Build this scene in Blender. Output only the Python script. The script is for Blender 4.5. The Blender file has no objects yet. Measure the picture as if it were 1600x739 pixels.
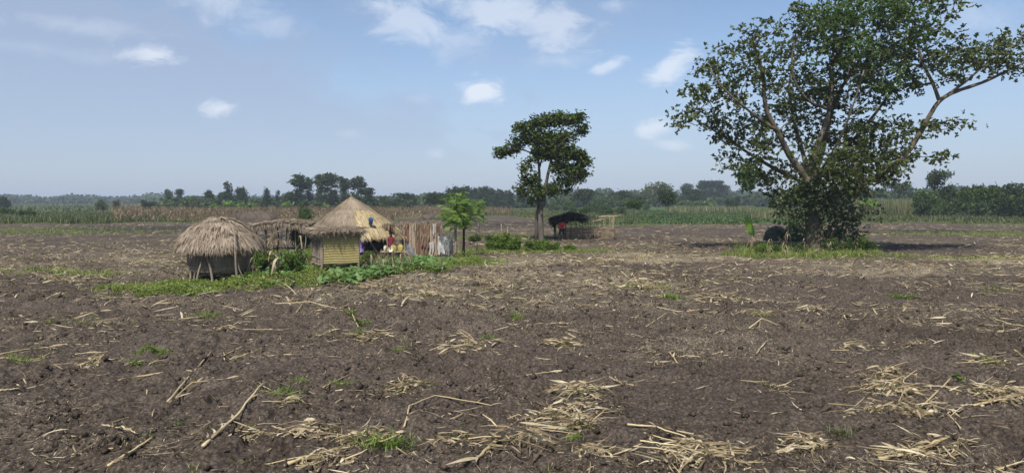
import bpy, math, random
import numpy as np
from mathutils import Vector, Matrix

random.seed(7)
R = np.random.default_rng(7)
SC = bpy.context.scene
COL = SC.collection

# ---------------------------------------------------------------- camera
W0, H0, F0, HOR, CH = 1600.0, 739.0, 1100.0, 314.0, 3.2
PITCH = math.atan((H0 / 2 - HOR) / F0)
cd = bpy.data.cameras.new('camera')
cam = bpy.data.objects.new('camera', cd)
COL.objects.link(cam)
cd.sensor_width = 36.0
cd.lens = F0 / W0 * 36.0
cd.clip_start = 0.1
cd.clip_end = 9000.0
cam.location = (0, 0, CH)
cam.rotation_euler = (math.radians(90) - PITCH, 0, 0)
SC.camera = cam

# ---------------------------------------------------------------- exposure
SC.view_settings.view_transform = 'Standard'
SC.view_settings.look = 'None'
SC.view_settings.gamma = 1.0
SC.view_settings.exposure = 0.18
SC.cycles.max_bounces = 6
SC.cycles.diffuse_bounces = 3
SC.cycles.glossy_bounces = 2
SC.cycles.transmission_bounces = 3
SC.cycles.volume_bounces = 0
SC.cycles.transparent_max_bounces = 8
SC.cycles.caustics_reflective = False
SC.cycles.caustics_refractive = False
SC.cycles.sample_clamp_indirect = 4.0

# ---------------------------------------------------------------- pixel geometry (measuring the photograph)
cp, sp = math.cos(PITCH), math.sin(PITCH)
def ray(px, py):
    dx = (px - W0 / 2) / F0
    dy = (H0 / 2 - py) / F0
    return np.array([dx, cp + dy * sp, -sp + dy * cp])
def at(px, py, Y):
    d = ray(px, py)
    return np.array([0, 0, CH]) + d * (Y / d[1])
def G(px, py):
    d = ray(px, py)
    t = -CH / d[2]
    return np.array([d[0] * t, d[1] * t, 0.0])

# ---------------------------------------------------------------- sun and sky
SUN_EL, SUN_AZ = math.radians(54), math.radians(196)     # azimuth clockwise from +Y: behind the camera, a little left
sdir = Vector((math.sin(SUN_AZ) * math.cos(SUN_EL), math.cos(SUN_AZ) * math.cos(SUN_EL), math.sin(SUN_EL)))
ld = bpy.data.lights.new('sun', 'SUN')
ld.energy = 4.9
ld.angle = math.radians(0.5)
ld.color = (1.0, 0.95, 0.87)
sun = bpy.data.objects.new('sun', ld)
COL.objects.link(sun)
sun.rotation_euler = sdir.to_track_quat('Z', 'Y').to_euler()
sun.location = (0, 0, 60)

class NT:
    def __init__(s, tree):
        s.t = tree; s.n = tree.nodes; s.l = tree.links
    def new(s, kind, **kw):
        n = s.n.new(kind)
        for k, v in kw.items():
            if k == 'inp':
                for a, b in v.items():
                    s.set(n.inputs[a], b)
            else:
                setattr(n, k, v)
        return n
    def set(s, sock, v):
        if isinstance(v, bpy.types.NodeSocket): s.l.new(v, sock)
        else: sock.default_value = v
    def math(s, op, a, b=None, c=None, clamp=False):
        n = s.n.new('ShaderNodeMath'); n.operation = op; n.use_clamp = clamp
        s.set(n.inputs[0], a)
        if b is not None: s.set(n.inputs[1], b)
        if c is not None: s.set(n.inputs[2], c)
        return n.outputs[0]
    def mix(s, f, a, b, typ='MIX'):
        n = s.n.new('ShaderNodeMix'); n.data_type = 'RGBA'; n.blend_type = typ; n.clamp_factor = True
        s.set(n.inputs[0], f); s.set(n.inputs[6], a); s.set(n.inputs[7], b)
        return n.outputs[2]
    def noise(s, vec, scale, detail=4, rough=0.55, dist=0.0):
        n = s.n.new('ShaderNodeTexNoise')
        if vec is not None: s.l.new(vec, n.inputs['Vector'])
        n.inputs['Scale'].default_value = scale; n.inputs['Detail'].default_value = detail
        n.inputs['Roughness'].default_value = rough; n.inputs['Distortion'].default_value = dist
        return n.outputs['Fac']
    def ramp(s, f, stops):
        n = s.n.new('ShaderNodeValToRGB')
        s.set(n.inputs[0], f)
        e = n.color_ramp.elements
        while len(e) < len(stops): e.new(0.5)
        for k, (p, c) in enumerate(stops):
            e[k].position = p
            e[k].color = (c[0], c[1], c[2], 1) if hasattr(c, '__len__') else (c, c, c, 1)
        return n.outputs[0]
    def smooth(s, v, lo, hi):
        n = s.n.new('ShaderNodeMapRange'); n.interpolation_type = 'SMOOTHSTEP'
        s.set(n.inputs[0], v); n.inputs[1].default_value = lo; n.inputs[2].default_value = hi
        return n.outputs[0]

world = bpy.data.worlds.new('World'); SC.world = world
world.use_nodes = True
wt = world.node_tree; wt.nodes.clear(); w = NT(wt)
sky = w.new('ShaderNodeTexSky', sky_type='NISHITA')
sky.sun_disc = False; sky.sun_elevation = SUN_EL; sky.sun_rotation = SUN_AZ
sky.air_density = 1.0; sky.dust_density = 1.5; sky.ozone_density = 1.5; sky.altitude = 1100
tc = w.new('ShaderNodeTexCoord')
sep = w.new('ShaderNodeSeparateXYZ'); wt.links.new(tc.outputs['Generated'], sep.inputs[0])
dx_, dy_, dz_ = sep.outputs
ysafe = w.math('MAXIMUM', dy_, 0.05)
U = w.math('DIVIDE', dx_, ysafe); V = w.math('DIVIDE', dz_, ysafe)
front = w.smooth(dy_, 0.1, 0.3)
zz = w.math('ADD', w.math('MAXIMUM', dz_, 0.0), 0.10)
cmb = w.new('ShaderNodeCombineXYZ')
w.set(cmb.inputs[0], w.math('DIVIDE', dx_, zz)); w.set(cmb.inputs[1], w.math('DIVIDE', dy_, zz))
veiln = w.noise(cmb.outputs[0], 0.42, 5, 0.55, 0.4)
veil = w.smooth(veiln, 0.42, 0.68)
cmb2 = w.new('ShaderNodeCombineXYZ'); w.set(cmb2.inputs[0], U); w.set(cmb2.inputs[1], w.math('MULTIPLY', V, 1.8))
puffn = w.noise(cmb2.outputs[0], 15, 9, 0.66, 0.5)
puffn2 = w.noise(cmb2.outputs[0], 5, 4, 0.55, 0.2)
pm = None
PUFFS = [(237, 88, 62, 24, 1.0, 0), (342, 170, 44, 19, 1.0, 0), (750, 142, 55, 30, 1.15, 0), (950, 103, 44, 15, .8, -.3), (1050, 100, 54, 34, 1.0, -.5),
         (1025, 197, 50, 22, .9, -.2), (692, 85, 34, 34, .35, 0), (683, 241, 28, 14, .5, 0), (545, 208, 36, 14, .3, 0), (870, 96, 90, 22, .4, 0),
         (1050, 228, 45, 13, .6, 0), (640, 30, 110, 50, .75, .2), (770, 18, 170, 48, .85, .1), (870, 40, 100, 60, .75, .2), (350, 2, 150, 54, .6, .25), (430, 38, 60, 36, .45, .2), (700, 60, 120, 40, .5, .1), (120, 40, 200, 20, .35, .1), (1500, 30, 200, 60, .4, 0),
         (960, 8, 50, 16, .5, 0), (1120, 160, 90, 40, .3, 0), (80, 80, 170, 20, .22, .15), (650, 155, 30, 12, .25, 0)]
for (px, py, rx, ry, amt, shear) in PUFFS:
    c = ray(px, py); u0, v0 = c[0] / c[1], c[2] / c[1]
    du = w.math('SUBTRACT', U, u0); dv = w.math('SUBTRACT', V, v0)
    dv = w.math('ADD', dv, w.math('MULTIPLY', du, shear))
    a = w.math('POWER', w.math('ABSOLUTE', w.math('DIVIDE', du, rx / F0)), 2.0)
    b = w.math('POWER', w.math('ABSOLUTE', w.math('DIVIDE', dv, ry / F0)), 2.0)
    q = w.math('SUBTRACT', 1.0, w.math('SQRT', w.math('ADD', a, b)))
    q = w.math('ADD', q, w.math('MULTIPLY', w.math('SUBTRACT', puffn, 0.5), 2.4))
    m = w.math('MULTIPLY', w.smooth(q, 0.10, 0.90 if amt > .6 else 1.25), amt)
    pm = m if pm is None else w.math('MAXIMUM', pm, m)
pm = w.math('MULTIPLY', w.math('MULTIPLY', pm, .74), front)
skyc = w.mix(1.0, sky.outputs[0], (1.12, 1.12, 1.12, 1), 'MULTIPLY')
low = w.math('SUBTRACT', 1.0, w.smooth(dz_, -0.02, 0.30))
lv = w.math('ADD', w.math('MULTIPLY', w.math('SUBTRACT', -0.05, U), 1.1), w.math('MULTIPLY', w.math('SUBTRACT', 0.24, V), 3.0))
lv = w.math('ADD', lv, w.math('MULTIPLY', w.math('SUBTRACT', puffn2, 0.5), 1.2))
lv = w.math('MULTIPLY', w.smooth(lv, 0.0, 0.55), front)
grey = w.math('MAXIMUM', w.math('MAXIMUM', w.math('MULTIPLY', low, 0.80), w.math('MULTIPLY', veil, 0.5)), w.math('MULTIPLY', lv, 0.72))
skyc = w.mix(grey, skyc, (3.14, 3.78, 5.10, 1))
skyc = w.mix(w.math('MULTIPLY', pm, 0.9), skyc, (6.7, 7.1, 7.8, 1))
bg = w.new('ShaderNodeBackground'); bg.inputs[1].default_value = 0.115
wt.links.new(skyc, bg.inputs[0])
wo = w.new('ShaderNodeOutputWorld'); wt.links.new(bg.outputs[0], wo.inputs[0])

# ---------------------------------------------------------------- tagging helpers
def tag(o, label=None, cat=None, group=None, kind=None):
    if label: o['label'] = label
    if cat: o['category'] = cat
    if group: o['group'] = group
    if kind: o['kind'] = kind
    return o
def thing(name, label, cat, loc=(0, 0, 0), rz=0.0, group=None):
    o = bpy.data.objects.new(name, None); COL.objects.link(o)
    o.empty_display_size = 0.2
    o.location = loc; o.rotation_euler = (0, 0, rz)
    return tag(o, label, cat, group)
ORD = 'leftmost second third fourth fifth sixth seventh eighth ninth tenth eleventh twelfth thirteenth fourteenth fifteenth sixteenth seventeenth'.split()
def ordinal(pxs, i, what):
    k = sorted(range(len(pxs)), key=lambda j: pxs[j]).index(i)
    if k == 0: return 'leftmost ' + what
    if k == len(pxs) - 1: return 'rightmost ' + what
    return ORD[k] + ' from the left ' + what
def dup(root, loc, rz=0.0, scale=None, label=None, group=None, rot=None):
    r = root.copy(); COL.objects.link(r)
    r.location = loc; r.rotation_euler = rot if rot is not None else (0, 0, rz)
    if scale is not None: r.scale = scale
    if label: r['label'] = label
    if group: r['group'] = group
    for ch in list(root.children):
        c = ch.copy(); COL.objects.link(c); c.parent = r
        for g in ch.children:
            d = g.copy(); COL.objects.link(d); d.parent = c
    return r

# ---------------------------------------------------------------- mesh accumulation
def nrm(a):
    a = np.asarray(a, float)
    return a / np.maximum(np.linalg.norm(a, axis=-1, keepdims=True), 1e-9)

class Geo:
    def __init__(s): s.V = []; s.T = []; s.Q = []; s.A = []; s.n = 0
    def add(s, v, f, a=0.5):
        v = np.asarray(v, float).reshape(-1, 3); f = np.asarray(f, np.int64)
        if len(v) == 0: return s
        if f.shape[1] == 3: s.T.append(f + s.n)
        else: s.Q.append(f + s.n)
        s.V.append(v)
        a = np.asarray(a, float)
        s.A.append(np.full(len(v), float(a)) if a.ndim == 0 else a)
        s.n += len(v)
        return s
    def merge(s, g, off=(0, 0, 0)):
        for v in g.V: s.V.append(v + np.array(off))
        s.A += g.A
        s.T += [t + s.n for t in g.T]; s.Q += [q + s.n for q in g.Q]; s.n += g.n
    def mesh(s, name, mat, smooth=False):
        v = np.concatenate(s.V); a = np.concatenate(s.A)
        T = np.concatenate(s.T) if s.T else np.zeros((0, 3), np.int64)
        Q = np.concatenate(s.Q) if s.Q else np.zeros((0, 4), np.int64)
        me = bpy.data.meshes.new(name)
        me.vertices.add(len(v)); me.vertices.foreach_set('co', v.astype(np.float32).ravel())
        loops = np.concatenate([T.ravel(), Q.ravel()])
        me.loops.add(len(loops)); me.loops.foreach_set('vertex_index', loops.astype(np.int32))
        nf = len(T) + len(Q)
        st = np.concatenate([np.arange(len(T)) * 3, len(T) * 3 + np.arange(len(Q)) * 4]).astype(np.int32)
        me.polygons.add(nf); me.polygons.foreach_set('loop_start', st)
        me.update(calc_edges=True)
        at_ = me.attributes.new('v', 'FLOAT', 'POINT'); at_.data.foreach_set('value', a.astype(np.float32))
        if smooth: me.polygons.foreach_set('use_smooth', np.ones(nf, bool))
        me.materials.append(mat)
        return me
    def build(s, name, mat, parent=None, smooth=False):
        o = bpy.data.objects.new(name, s.mesh(name, mat, smooth)); COL.objects.link(o)
        if parent is not None: o.parent = parent
        return o

def box(g, c, s_, rot=None, a=0.5, jit=0.0):
    v = np.array([[x, y, z] for x in (-.5, .5) for y in (-.5, .5) for z in (-.5, .5)]) * np.array(s_)
    if jit: v += R.normal(0, jit, v.shape)
    if rot is not None: v = v @ np.array(rot).T
    f = [[0, 1, 3, 2], [4, 6, 7, 5], [0, 4, 5, 1], [2, 3, 7, 6], [0, 2, 6, 4], [1, 5, 7, 3]]
    g.add(v + np.array(c), f, a)

def rotz(t):
    c, s_ = math.cos(t), math.sin(t)
    return np.array([[c, -s_, 0], [s_, c, 0], [0, 0, 1]])

def frames(d):
    d = nrm(d)
    up = np.where(np.abs(d[:, 2:3]) > 0.95, np.array([[1.0, 0, 0]]), np.array([[0, 0, 1.0]]))
    a = nrm(np.cross(up, d)); b = np.cross(d, a)
    return a, b

def sticks(g, P0, P1, r0, r1, sides=4, a=0.5, caps=False):
    P0 = np.asarray(P0, float).reshape(-1, 3); P1 = np.asarray(P1, float).reshape(-1, 3); N = len(P0)
    if N == 0: return
    A, B = frames(P1 - P0)
    r0 = np.broadcast_to(np.asarray(r0, float), (N,)); r1 = np.broadcast_to(np.asarray(r1, float), (N,))
    th = np.arange(sides) * 2 * math.pi / sides
    ring = np.cos(th)[None, :, None] * A[:, None] + np.sin(th)[None, :, None] * B[:, None]
    v = np.stack([P0[:, None] + ring * r0[:, None, None], P1[:, None] + ring * r1[:, None, None]], 1).reshape(-1, 3)
    k = np.arange(sides); k2 = (k + 1) % sides
    f = np.stack([k, k2, sides + k2, sides + k], 1)[None] + (np.arange(N) * 2 * sides)[:, None, None]
    av = np.repeat(np.broadcast_to(np.asarray(a, float), (N,)), 2 * sides)
    g.add(v, f.reshape(-1, 4), av)
    if caps:
        base = g.n - len(v)
        tri = np.array([[sides, sides + i, sides + i + 1] for i in range(1, sides - 1)])
        t = (tri[None] + (np.arange(N) * 2 * sides)[:, None, None]).reshape(-1, 3) + base
        g.T.append(t)

def tube(g, P, r, sides=8, a=0.5, cap=True, wob=0.0):
    P = np.asarray(P, float); n = len(P)
    r = np.broadcast_to(np.asarray(r, float), (n,))
    D = np.gradient(P, axis=0); D = nrm(D)
    A = np.zeros((n, 3)); ref = np.array([1.0, 0, 0]) if abs(D[0, 2]) > .8 else np.array([0, 0, 1.0])
    x = nrm(np.cross(ref, D[0]))
    for i in range(n):
        x = nrm(x - D[i] * np.dot(x, D[i])); A[i] = x
    B = np.cross(D, A)
    th = np.arange(sides) * 2 * math.pi / sides
    ring = np.cos(th)[None, :, None] * A[:, None] + np.sin(th)[None, :, None] * B[:, None]
    rr = r[:, None, None] * (1 + (R.normal(0, wob, (n, sides, 1)) if wob else 0))
    v = (P[:, None] + ring * rr).reshape(-1, 3)
    f = []
    for i in range(n - 1):
        for k in range(sides):
            k2 = (k + 1) % sides
            f.append([i * sides + k, i * sides + k2, (i + 1) * sides + k2, (i + 1) * sides + k])
    nv = len(v)
    g.add(v, f, a)
    if cap:
        b = g.n - nv
        g.T.append(np.array([[b, b + i + 1, b + i] for i in range(1, sides - 1)]))
        e = b + (n - 1) * sides
        g.T.append(np.array([[e, e + i, e + i + 1] for i in range(1, sides - 1)]))

def strips(g, P, D, S, L, w_, bend, prof, a=0.5, curl=0.0):
    """N ribbons: start P, direction D, side S, length L, half width w_, bend vector added as t^2"""
    P = np.asarray(P, float).reshape(-1, 3); N = len(P)
    if N == 0: return
    D = nrm(D); S = nrm(S); K = len(prof) - 1
    L = np.broadcast_to(np.asarray(L, float), (N,)); w_ = np.broadcast_to(np.asarray(w_, float), (N,))
    t = np.linspace(0, 1, K + 1)
    C = P[:, None] + D[:, None] * (L[:, None] * t)[:, :, None] + np.asarray(bend, float).reshape(-1, 1, 3) * (L[:, None] * t ** 2)[:, :, None]
    S_ = np.broadcast_to(S[:, None], C.shape)
    if curl:
        ax = np.cross(D, S); ph = R.uniform(-curl, curl, N)[:, None] * t[None]
        S_ = S[:, None] * np.cos(ph)[:, :, None] + ax[:, None] * np.sin(ph)[:, :, None]
    hw = (w_[:, None] * np.asarray(prof)[None])[:, :, None]
    v = np.stack([C - S_ * hw, C + S_ * hw], 2).reshape(-1, 3)
    i = np.arange(K)
    f = np.stack([2 * i, 2 * i + 1, 2 * i + 3, 2 * i + 2], 1)[None] + (np.arange(N) * 2 * (K + 1))[:, None, None]
    av = np.repeat(np.broadcast_to(np.asarray(a, float), (N,)), 2 * (K + 1))
    g.add(v, f.reshape(-1, 4), av)

def leaves(g, P, D, Nn, L, w_, a=0.5, fold=0.25, wide=0.45):
    P = np.asarray(P, float); N = len(P)
    if N == 0: return
    D = nrm(D); S = nrm(np.cross(D, Nn)); M = np.cross(S, D)
    L = np.broadcast_to(np.asarray(L, float), (N,))[:, None]; w_ = np.broadcast_to(np.asarray(w_, float), (N,))[:, None]
    mid = P + D * L * wide
    v = np.stack([P, mid + S * w_ + M * w_ * fold, P + D * L, mid - S * w_ + M * w_ * fold], 1).reshape(-1, 3)
    f = (np.array([[0, 1, 2], [0, 2, 3]])[None] + (np.arange(N) * 4)[:, None, None]).reshape(-1, 3)
    g.add(v, f, np.repeat(np.broadcast_to(np.asarray(a, float), (N,)), 4))

def rdir(n, flat=1.0):
    d = R.normal(0, 1, (n, 3)); d[:, 2] *= flat
    return nrm(d)

# ---------------------------------------------------------------- noise and the lie of the land
def _h(ix, iy, seed):
    n = (ix.astype(np.int64) * 374761393 + iy.astype(np.int64) * 668265263 + seed * 974634777) & 0xffffffff
    n = ((n ^ (n >> 13)) * 1274126177) & 0xffffffff
    return ((n ^ (n >> 16)) & 0xffff) / 65535.0
def vnoise(x, y, seed=0):
    ix = np.floor(x); iy = np.floor(y); fx = x - ix; fy = y - iy
    fx = fx * fx * fx * (fx * (fx * 6 - 15) + 10); fy = fy * fy * fy * (fy * (fy * 6 - 15) + 10)
    a = _h(ix, iy, seed); b = _h(ix + 1, iy, seed); c = _h(ix, iy + 1, seed); d = _h(ix + 1, iy + 1, seed)
    return (a + (b - a) * fx) * (1 - fy) + (c + (d - c) * fx) * fy
def fbm(x, y, oct=4, seed=0, gain=.5):
    s = 0; amp = 1; tot = 0
    for k in range(oct):
        s = s + amp * vnoise(x * 2 ** k + 13.7 * k, y * 2 ** k - 7.1 * k, seed + k); tot += amp; amp *= gain
    return s / tot
FIELD_EDGE = [(-900, 352), (0, 350), (250, 349), (450, 346), (620, 344), (740, 337), (800, 338), (850, 344), (900, 354), (1000, 353), (1160, 350), (1300, 347), (1420, 348), (1600, 352), (2600, 352)]
def edge_dist(x, y):
    px = 800 + F0 * x / np.maximum(y, 0.1)
    py = np.interp(px, [p[0] for p in FIELD_EDGE], [p[1] for p in FIELD_EDGE])
    return 3520.0 / (py - HOR)
def hgt(x, y):
    x = np.asarray(x, float); y = np.asarray(y, float)
    r = np.hypot(x, y)
    big = (fbm(x / 9, y / 9, 3, 3) - .5) * 0.34 * np.clip(r / 12, .3, 1)
    near = np.clip((75 - r) / 40, 0, 1)
    mid = (fbm(x / 1.3 + .35 * y / 1.3, y / 1.1, 3, 11) - .5) * 0.20
    n1 = vnoise(x / .30 + 5, y / .30, 21); n2 = vnoise(x / .15, y / .15, 22)
    clod = np.maximum(n1 - .40, 0) * .13 + np.maximum(n2 - .45, 0) * .085 + np.maximum(vnoise(x / .55 + 9, y / .5, 29) - .5, 0) * .16
    msk = np.clip(fbm(x / 2.2, y / 2.2, 2, 51) * 3.2 - 1.05, .22, 1)
    fine = (vnoise(x / .07, y / .07, 23) - .5) * .038 + np.maximum(vnoise(x / .22 + 40, y / .2, 27) - .62, 0) * .20 + (vnoise(x / .035, y / .035, 24) - .5) * .013
    pit = -np.maximum(vnoise(x / .42 + 30, y / .36, 31) - .70, 0) * .80 - np.maximum(vnoise(x / .16 + 3, y / .16, 32) - .74, 0) * .45
    det = (mid + clod * msk * 1.15 + fine + pit * msk) * near
    garden = np.clip(1.35 - np.hypot((x + 6) / 9, (y - 38) / 8), 0, 1)      # the swept ground round the huts is smoother
    det = det * (1 - .75 * np.clip(garden * 2, 0, 1))
    hills = np.clip((r - 500) / 2000, 0, 1) ** 1.5 * 4
    wv = (x * .55 + y * .83) / .95 + (fbm(x / 2.5, y / 2.5, 2, 61) - .5) * 3.2
    ridge = (1 - np.abs(np.sin(wv * math.pi))) * .10 * np.clip(fbm(x / 3.5, y / 3.5, 2, 62) * 3 - 1.1, 0, 1)
    det = det + ridge * near * (1 - .9 * np.clip(garden * 2, 0, 1))
    return big * np.clip((600 - r) / 500, 0, 1) + det + hills * 0

# ---------------------------------------------------------------- materials
MATS = {}
def newmat(name):
    m = bpy.data.materials.new(name); m.use_nodes = True
    m.node_tree.nodes.clear(); return m, NT(m.node_tree)
def principled(t, col, rough=.8, bump=None, bstr=.4, bdist=.02, spec=.3, trans=None, tcol=None):
    p = t.new('ShaderNodeBsdfPrincipled'); t.set(p.inputs['Base Color'], col); t.set(p.inputs['Roughness'], rough)
    p.inputs['Specular IOR Level'].default_value = spec
    if bump is not None:
        b = t.new('ShaderNodeBump'); b.inputs['Strength'].default_value = bstr; b.inputs['Distance'].default_value = bdist
        t.set(b.inputs['Height'], bump); t.l.new(b.outputs[0], p.inputs['Normal'])
    out = t.new('ShaderNodeOutputMaterial'); sh = p.outputs[0]
    if trans:
        tr = t.new('ShaderNodeBsdfTranslucent'); t.set(tr.inputs[0], tcol if tcol is not None else col)
        mx = t.new('ShaderNodeMixShader'); mx.inputs[0].default_value = trans
        t.l.new(sh, mx.inputs[1]); t.l.new(tr.outputs[0], mx.inputs[2]); sh = mx.outputs[0]
    t.l.new(sh, out.inputs[0])
def attr(t, n='v'):
    a = t.new('ShaderNodeAttribute', attribute_name=n); return a.outputs['Fac']
def leafmat(name, stops, rough=.5, trans=.25, spec=.35, scale=.6):
    m, t = newmat(name)
    g = t.new('ShaderNodeNewGeometry')
    n = t.noise(g.outputs['Position'], scale, 3)
    f = t.math('ADD', t.math('MULTIPLY', attr(t), .75), t.math('MULTIPLY', t.math('SUBTRACT', n, .25), .5), clamp=True)
    c = t.ramp(f, stops)
    tc_ = t.mix(1.0, c, (1.5, 1.7, .7, 1), 'MULTIPLY')
    principled(t, c, rough, spec=spec, trans=trans, tcol=tc_)
    MATS[name] = m; return m
def woodmat(name, stops, scale=6, rough=.9, stretch=(1, 1, .25), bstr=.6, bdist=.03):
    m, t = newmat(name)
    c = t.new('ShaderNodeTexCoord'); mp = t.new('ShaderNodeMapping'); t.l.new(c.outputs['Object'], mp.inputs[0]); mp.inputs['Scale'].default_value = stretch
    n = t.noise(mp.outputs[0], scale, 6, .65, .5)
    n2 = t.noise(c.outputs['Object'], scale * .25, 3)
    f = t.math('ADD', t.math('MULTIPLY', n, .6), t.math('ADD', t.math('MULTIPLY', attr(t), .35), t.math('MULTIPLY', n2, .3)))
    f = t.math('SUBTRACT', f, .12, clamp=True)
    principled(t, t.ramp(f, stops), rough, n, bstr, bdist, spec=.15)
    MATS[name] = m; return m
def plainmat(name, c1, c2, scale=8, rough=.7, spec=.3, bstr=.3, bdist=.01, trans=None):
    m, t = newmat(name)
    c = t.new('ShaderNodeTexCoord')
    n = t.noise(c.outputs['Object'], scale, 5, .6)
    principled(t, t.ramp(n, [(.3, c1), (.7, c2)]), rough, n, bstr, bdist, spec=spec, trans=trans)
    MATS[name] = m; return m

leafmat('leaf_big', [(0, (.032, .046, .012)), (.4, (.068, .090, .022)), (.75, (.12, .145, .038)), (1, (.22, .24, .09))], rough=.45, spec=.35, trans=.3)
leafmat('leaf_vine', [(0, (.045, .085, .02)), (.5, (.08, .14, .03)), (1, (.14, .20, .05))], trans=.35)
leafmat('leaf_ivy', [(0, (.03, .05, .018)), (.5, (.06, .088, .032)), (1, (.14, .17, .08))], trans=.2)
leafmat('leaf_mango', [(0, (.030, .052, .010)), (.5, (.075, .108, .022)), (1, (.16, .20, .045))], trans=.18, rough=.5, spec=.2)
leafmat('leaf_dark', [(0, (.020, .038, .010)), (.5, (.042, .066, .016)), (1, (.085, .115, .032))], trans=.15, scale=.15, spec=.15)
leafmat('leaf_mid', [(0, (.035, .065, .012)), (.5, (.065, .11, .022)), (1, (.12, .17, .04))], trans=.22, scale=.2)
leafmat('leaf_pale', [(0, (.06, .075, .035)), (.5, (.10, .12, .06)), (1, (.16, .18, .10))], trans=.2, scale=.2)
leafmat('leaf_bright', [(0, (.06, .11, .015)), (.5, (.13, .20, .03)), (1, (.28, .36, .09))], trans=.35)
leafmat('leaf_papaya', [(0, (.06, .12, .02)), (.5, (.13, .22, .035)), (1, (.27, .36, .10))], trans=.35)
leafmat('leaf_squash', [(0, (.05, .11, .025)), (.5, (.11, .20, .05)), (1, (.23, .32, .13))], trans=.25)
leafmat('leaf_banana', [(0, (.06, .14, .02)), (.5, (.13, .24, .03)), (1, (.28, .38, .07))], trans=.4)
leafmat('grass_green', [(0, (.07, .11, .018)), (.5, (.16, .215, .042)), (1, (.36, .36, .12))], trans=.3, scale=.25)
leafmat('grass_field', [(0, (.04, .055, .018)), (.5, (.08, .095, .030)), (1, (.17, .17, .07))], trans=.25, scale=.05)
leafmat('grass_crop', [(0, (.04, .065, .02)), (.5, (.065, .10, .03)), (1, (.12, .15, .05))], trans=.25, scale=.05)
leafmat('reed', [(0, (.07, .085, .03)), (.5, (.13, .14, .06)), (1, (.27, .25, .13))], trans=.25, scale=.06)
leafmat('dry_maize', [(0, (.075, .05, .03)), (.4, (.15, .11, .07)), (.75, (.27, .205, .135)), (1, (.56, .48, .36))], trans=.2, scale=.1, rough=.8, spec=.15)
leafmat('dry_leaf', [(0, (.09, .065, .04)), (.3, (.24, .18, .11)), (.65, (.46, .375, .24)), (.9, (.66, .58, .42)), (1, (.76, .70, .56))], trans=.2, rough=.7, spec=.2, scale=22)
leafmat('litter', [(0, (.10, .075, .05)), (.4, (.26, .205, .125)), (.75, (.45, .37, .235)), (1, (.68, .61, .46))], trans=.12, rough=.8, spec=.15, scale=9)
leafmat('stem_straw', [(0, (.13, .095, .055)), (.35, (.32, .245, .13)), (.75, (.52, .41, .23)), (1, (.66, .56, .36))], trans=.02, rough=.6, spec=.25, scale=24)
leafmat('thatch_old', [(0, (.13, .10, .075)), (.4, (.26, .205, .15)), (.75, (.38, .31, .235)), (1, (.52, .44, .34))], trans=.08, rough=.85, spec=.1, scale=1.2)
leafmat('thatch_hut', [(0, (.11, .085, .06)), (.4, (.24, .19, .135)), (.75, (.34, .275, .20)), (1, (.46, .385, .285))], trans=.05, rough=.85, spec=.1, scale=1.2)
leafmat('thatch_new', [(0, (.10, .07, .035)), (.3, (.28, .21, .11)), (.7, (.43, .345, .20)), (1, (.58, .49, .32))], trans=.05, rough=.75, spec=.15, scale=5)
leafmat('thatch_burnt', [(0, (.012, .011, .010)), (.5, (.03, .026, .022)), (1, (.08, .07, .06))], trans=0, rough=.9, spec=.1, scale=2)
woodmat('bark_big', [(.1, (.04, .033, .024)), (.5, (.11, .092, .064)), (.9, (.25, .215, .155))], 3.0)
woodmat('bark_grey', [(.1, (.035, .03, .024)), (.5, (.10, .086, .068)), (.9, (.22, .195, .16))], 5)
woodmat('bark_dark', [(.1, (.02, .017, .013)), (.9, (.09, .075, .06))], 4)
woodmat('pole_grey', [(.1, (.11, .085, .065)), (.5, (.22, .18, .14)), (.9, (.36, .31, .25))], 12)
woodmat('pole_tan', [(.1, (.22, .16, .09)), (.5, (.40, .31, .19)), (.9, (.58, .48, .32))], 12)
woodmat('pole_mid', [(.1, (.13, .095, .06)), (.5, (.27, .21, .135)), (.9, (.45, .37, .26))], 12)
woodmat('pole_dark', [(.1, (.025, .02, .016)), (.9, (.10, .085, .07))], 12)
woodmat('wall_wicker', [(.1, (.13, .10, .075)), (.5, (.26, .205, .155)), (.9, (.42, .35, .27))], 14, stretch=(1, 1, .15))
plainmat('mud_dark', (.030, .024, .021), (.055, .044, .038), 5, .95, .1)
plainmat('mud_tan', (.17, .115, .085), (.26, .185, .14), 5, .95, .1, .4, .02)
plainmat('mud_floor', (.12, .095, .075), (.19, .155, .125), 1.5, .95, .1, .4, .02)
plainmat('cloth_brown', (.15, .092, .062), (.235, .152, .108), 5, .9, .1)
plainmat('cloth_rust', (.13, .068, .048), (.20, .11, .08), 4, .9, .1)
plainmat('cloth_tan', (.25, .19, .13), (.40, .32, .24), 6, .9, .1)
plainmat('cloth_grey', (.17, .17, .185), (.26, .26, .28), 5, .9, .1)
plainmat('cloth_white', (.36, .345, .31), (.56, .55, .51), 5, .8, .2, trans=.12)
plainmat('cloth_red', (.50, .035, .03), (.62, .055, .045), 10, .85, .1)
plainmat('cloth_darkred', (.13, .018, .03), (.20, .035, .05), 14, .85, .1)
plainmat('cloth_navy', (.012, .013, .02), (.025, .026, .036), 9, .85, .1)
plainmat('skin_brown', (.055, .03, .02), (.075, .042, .028), 12, .5, .35)
plainmat('hair_black', (.006, .005, .005), (.012, .010, .009), 30, .9, .1)
plainmat('print_dark', (.05, .008, .012), (.08, .012, .016), 9, .85, .1)
plainmat('plastic_blue', (.008, .06, .22), (.012, .085, .30), 3, .35, .5, .05)
plainmat('plastic_yellow', (.38, .30, .07), (.50, .41, .13), 5, .45, .4, .1)
plainmat('plastic_pale', (.50, .46, .33), (.62, .58, .44), 5, .5, .4, .1)
plainmat('tarp_dark', (.014, .020, .010), (.045, .055, .03), 4, .6, .3, .3, .03)
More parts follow.
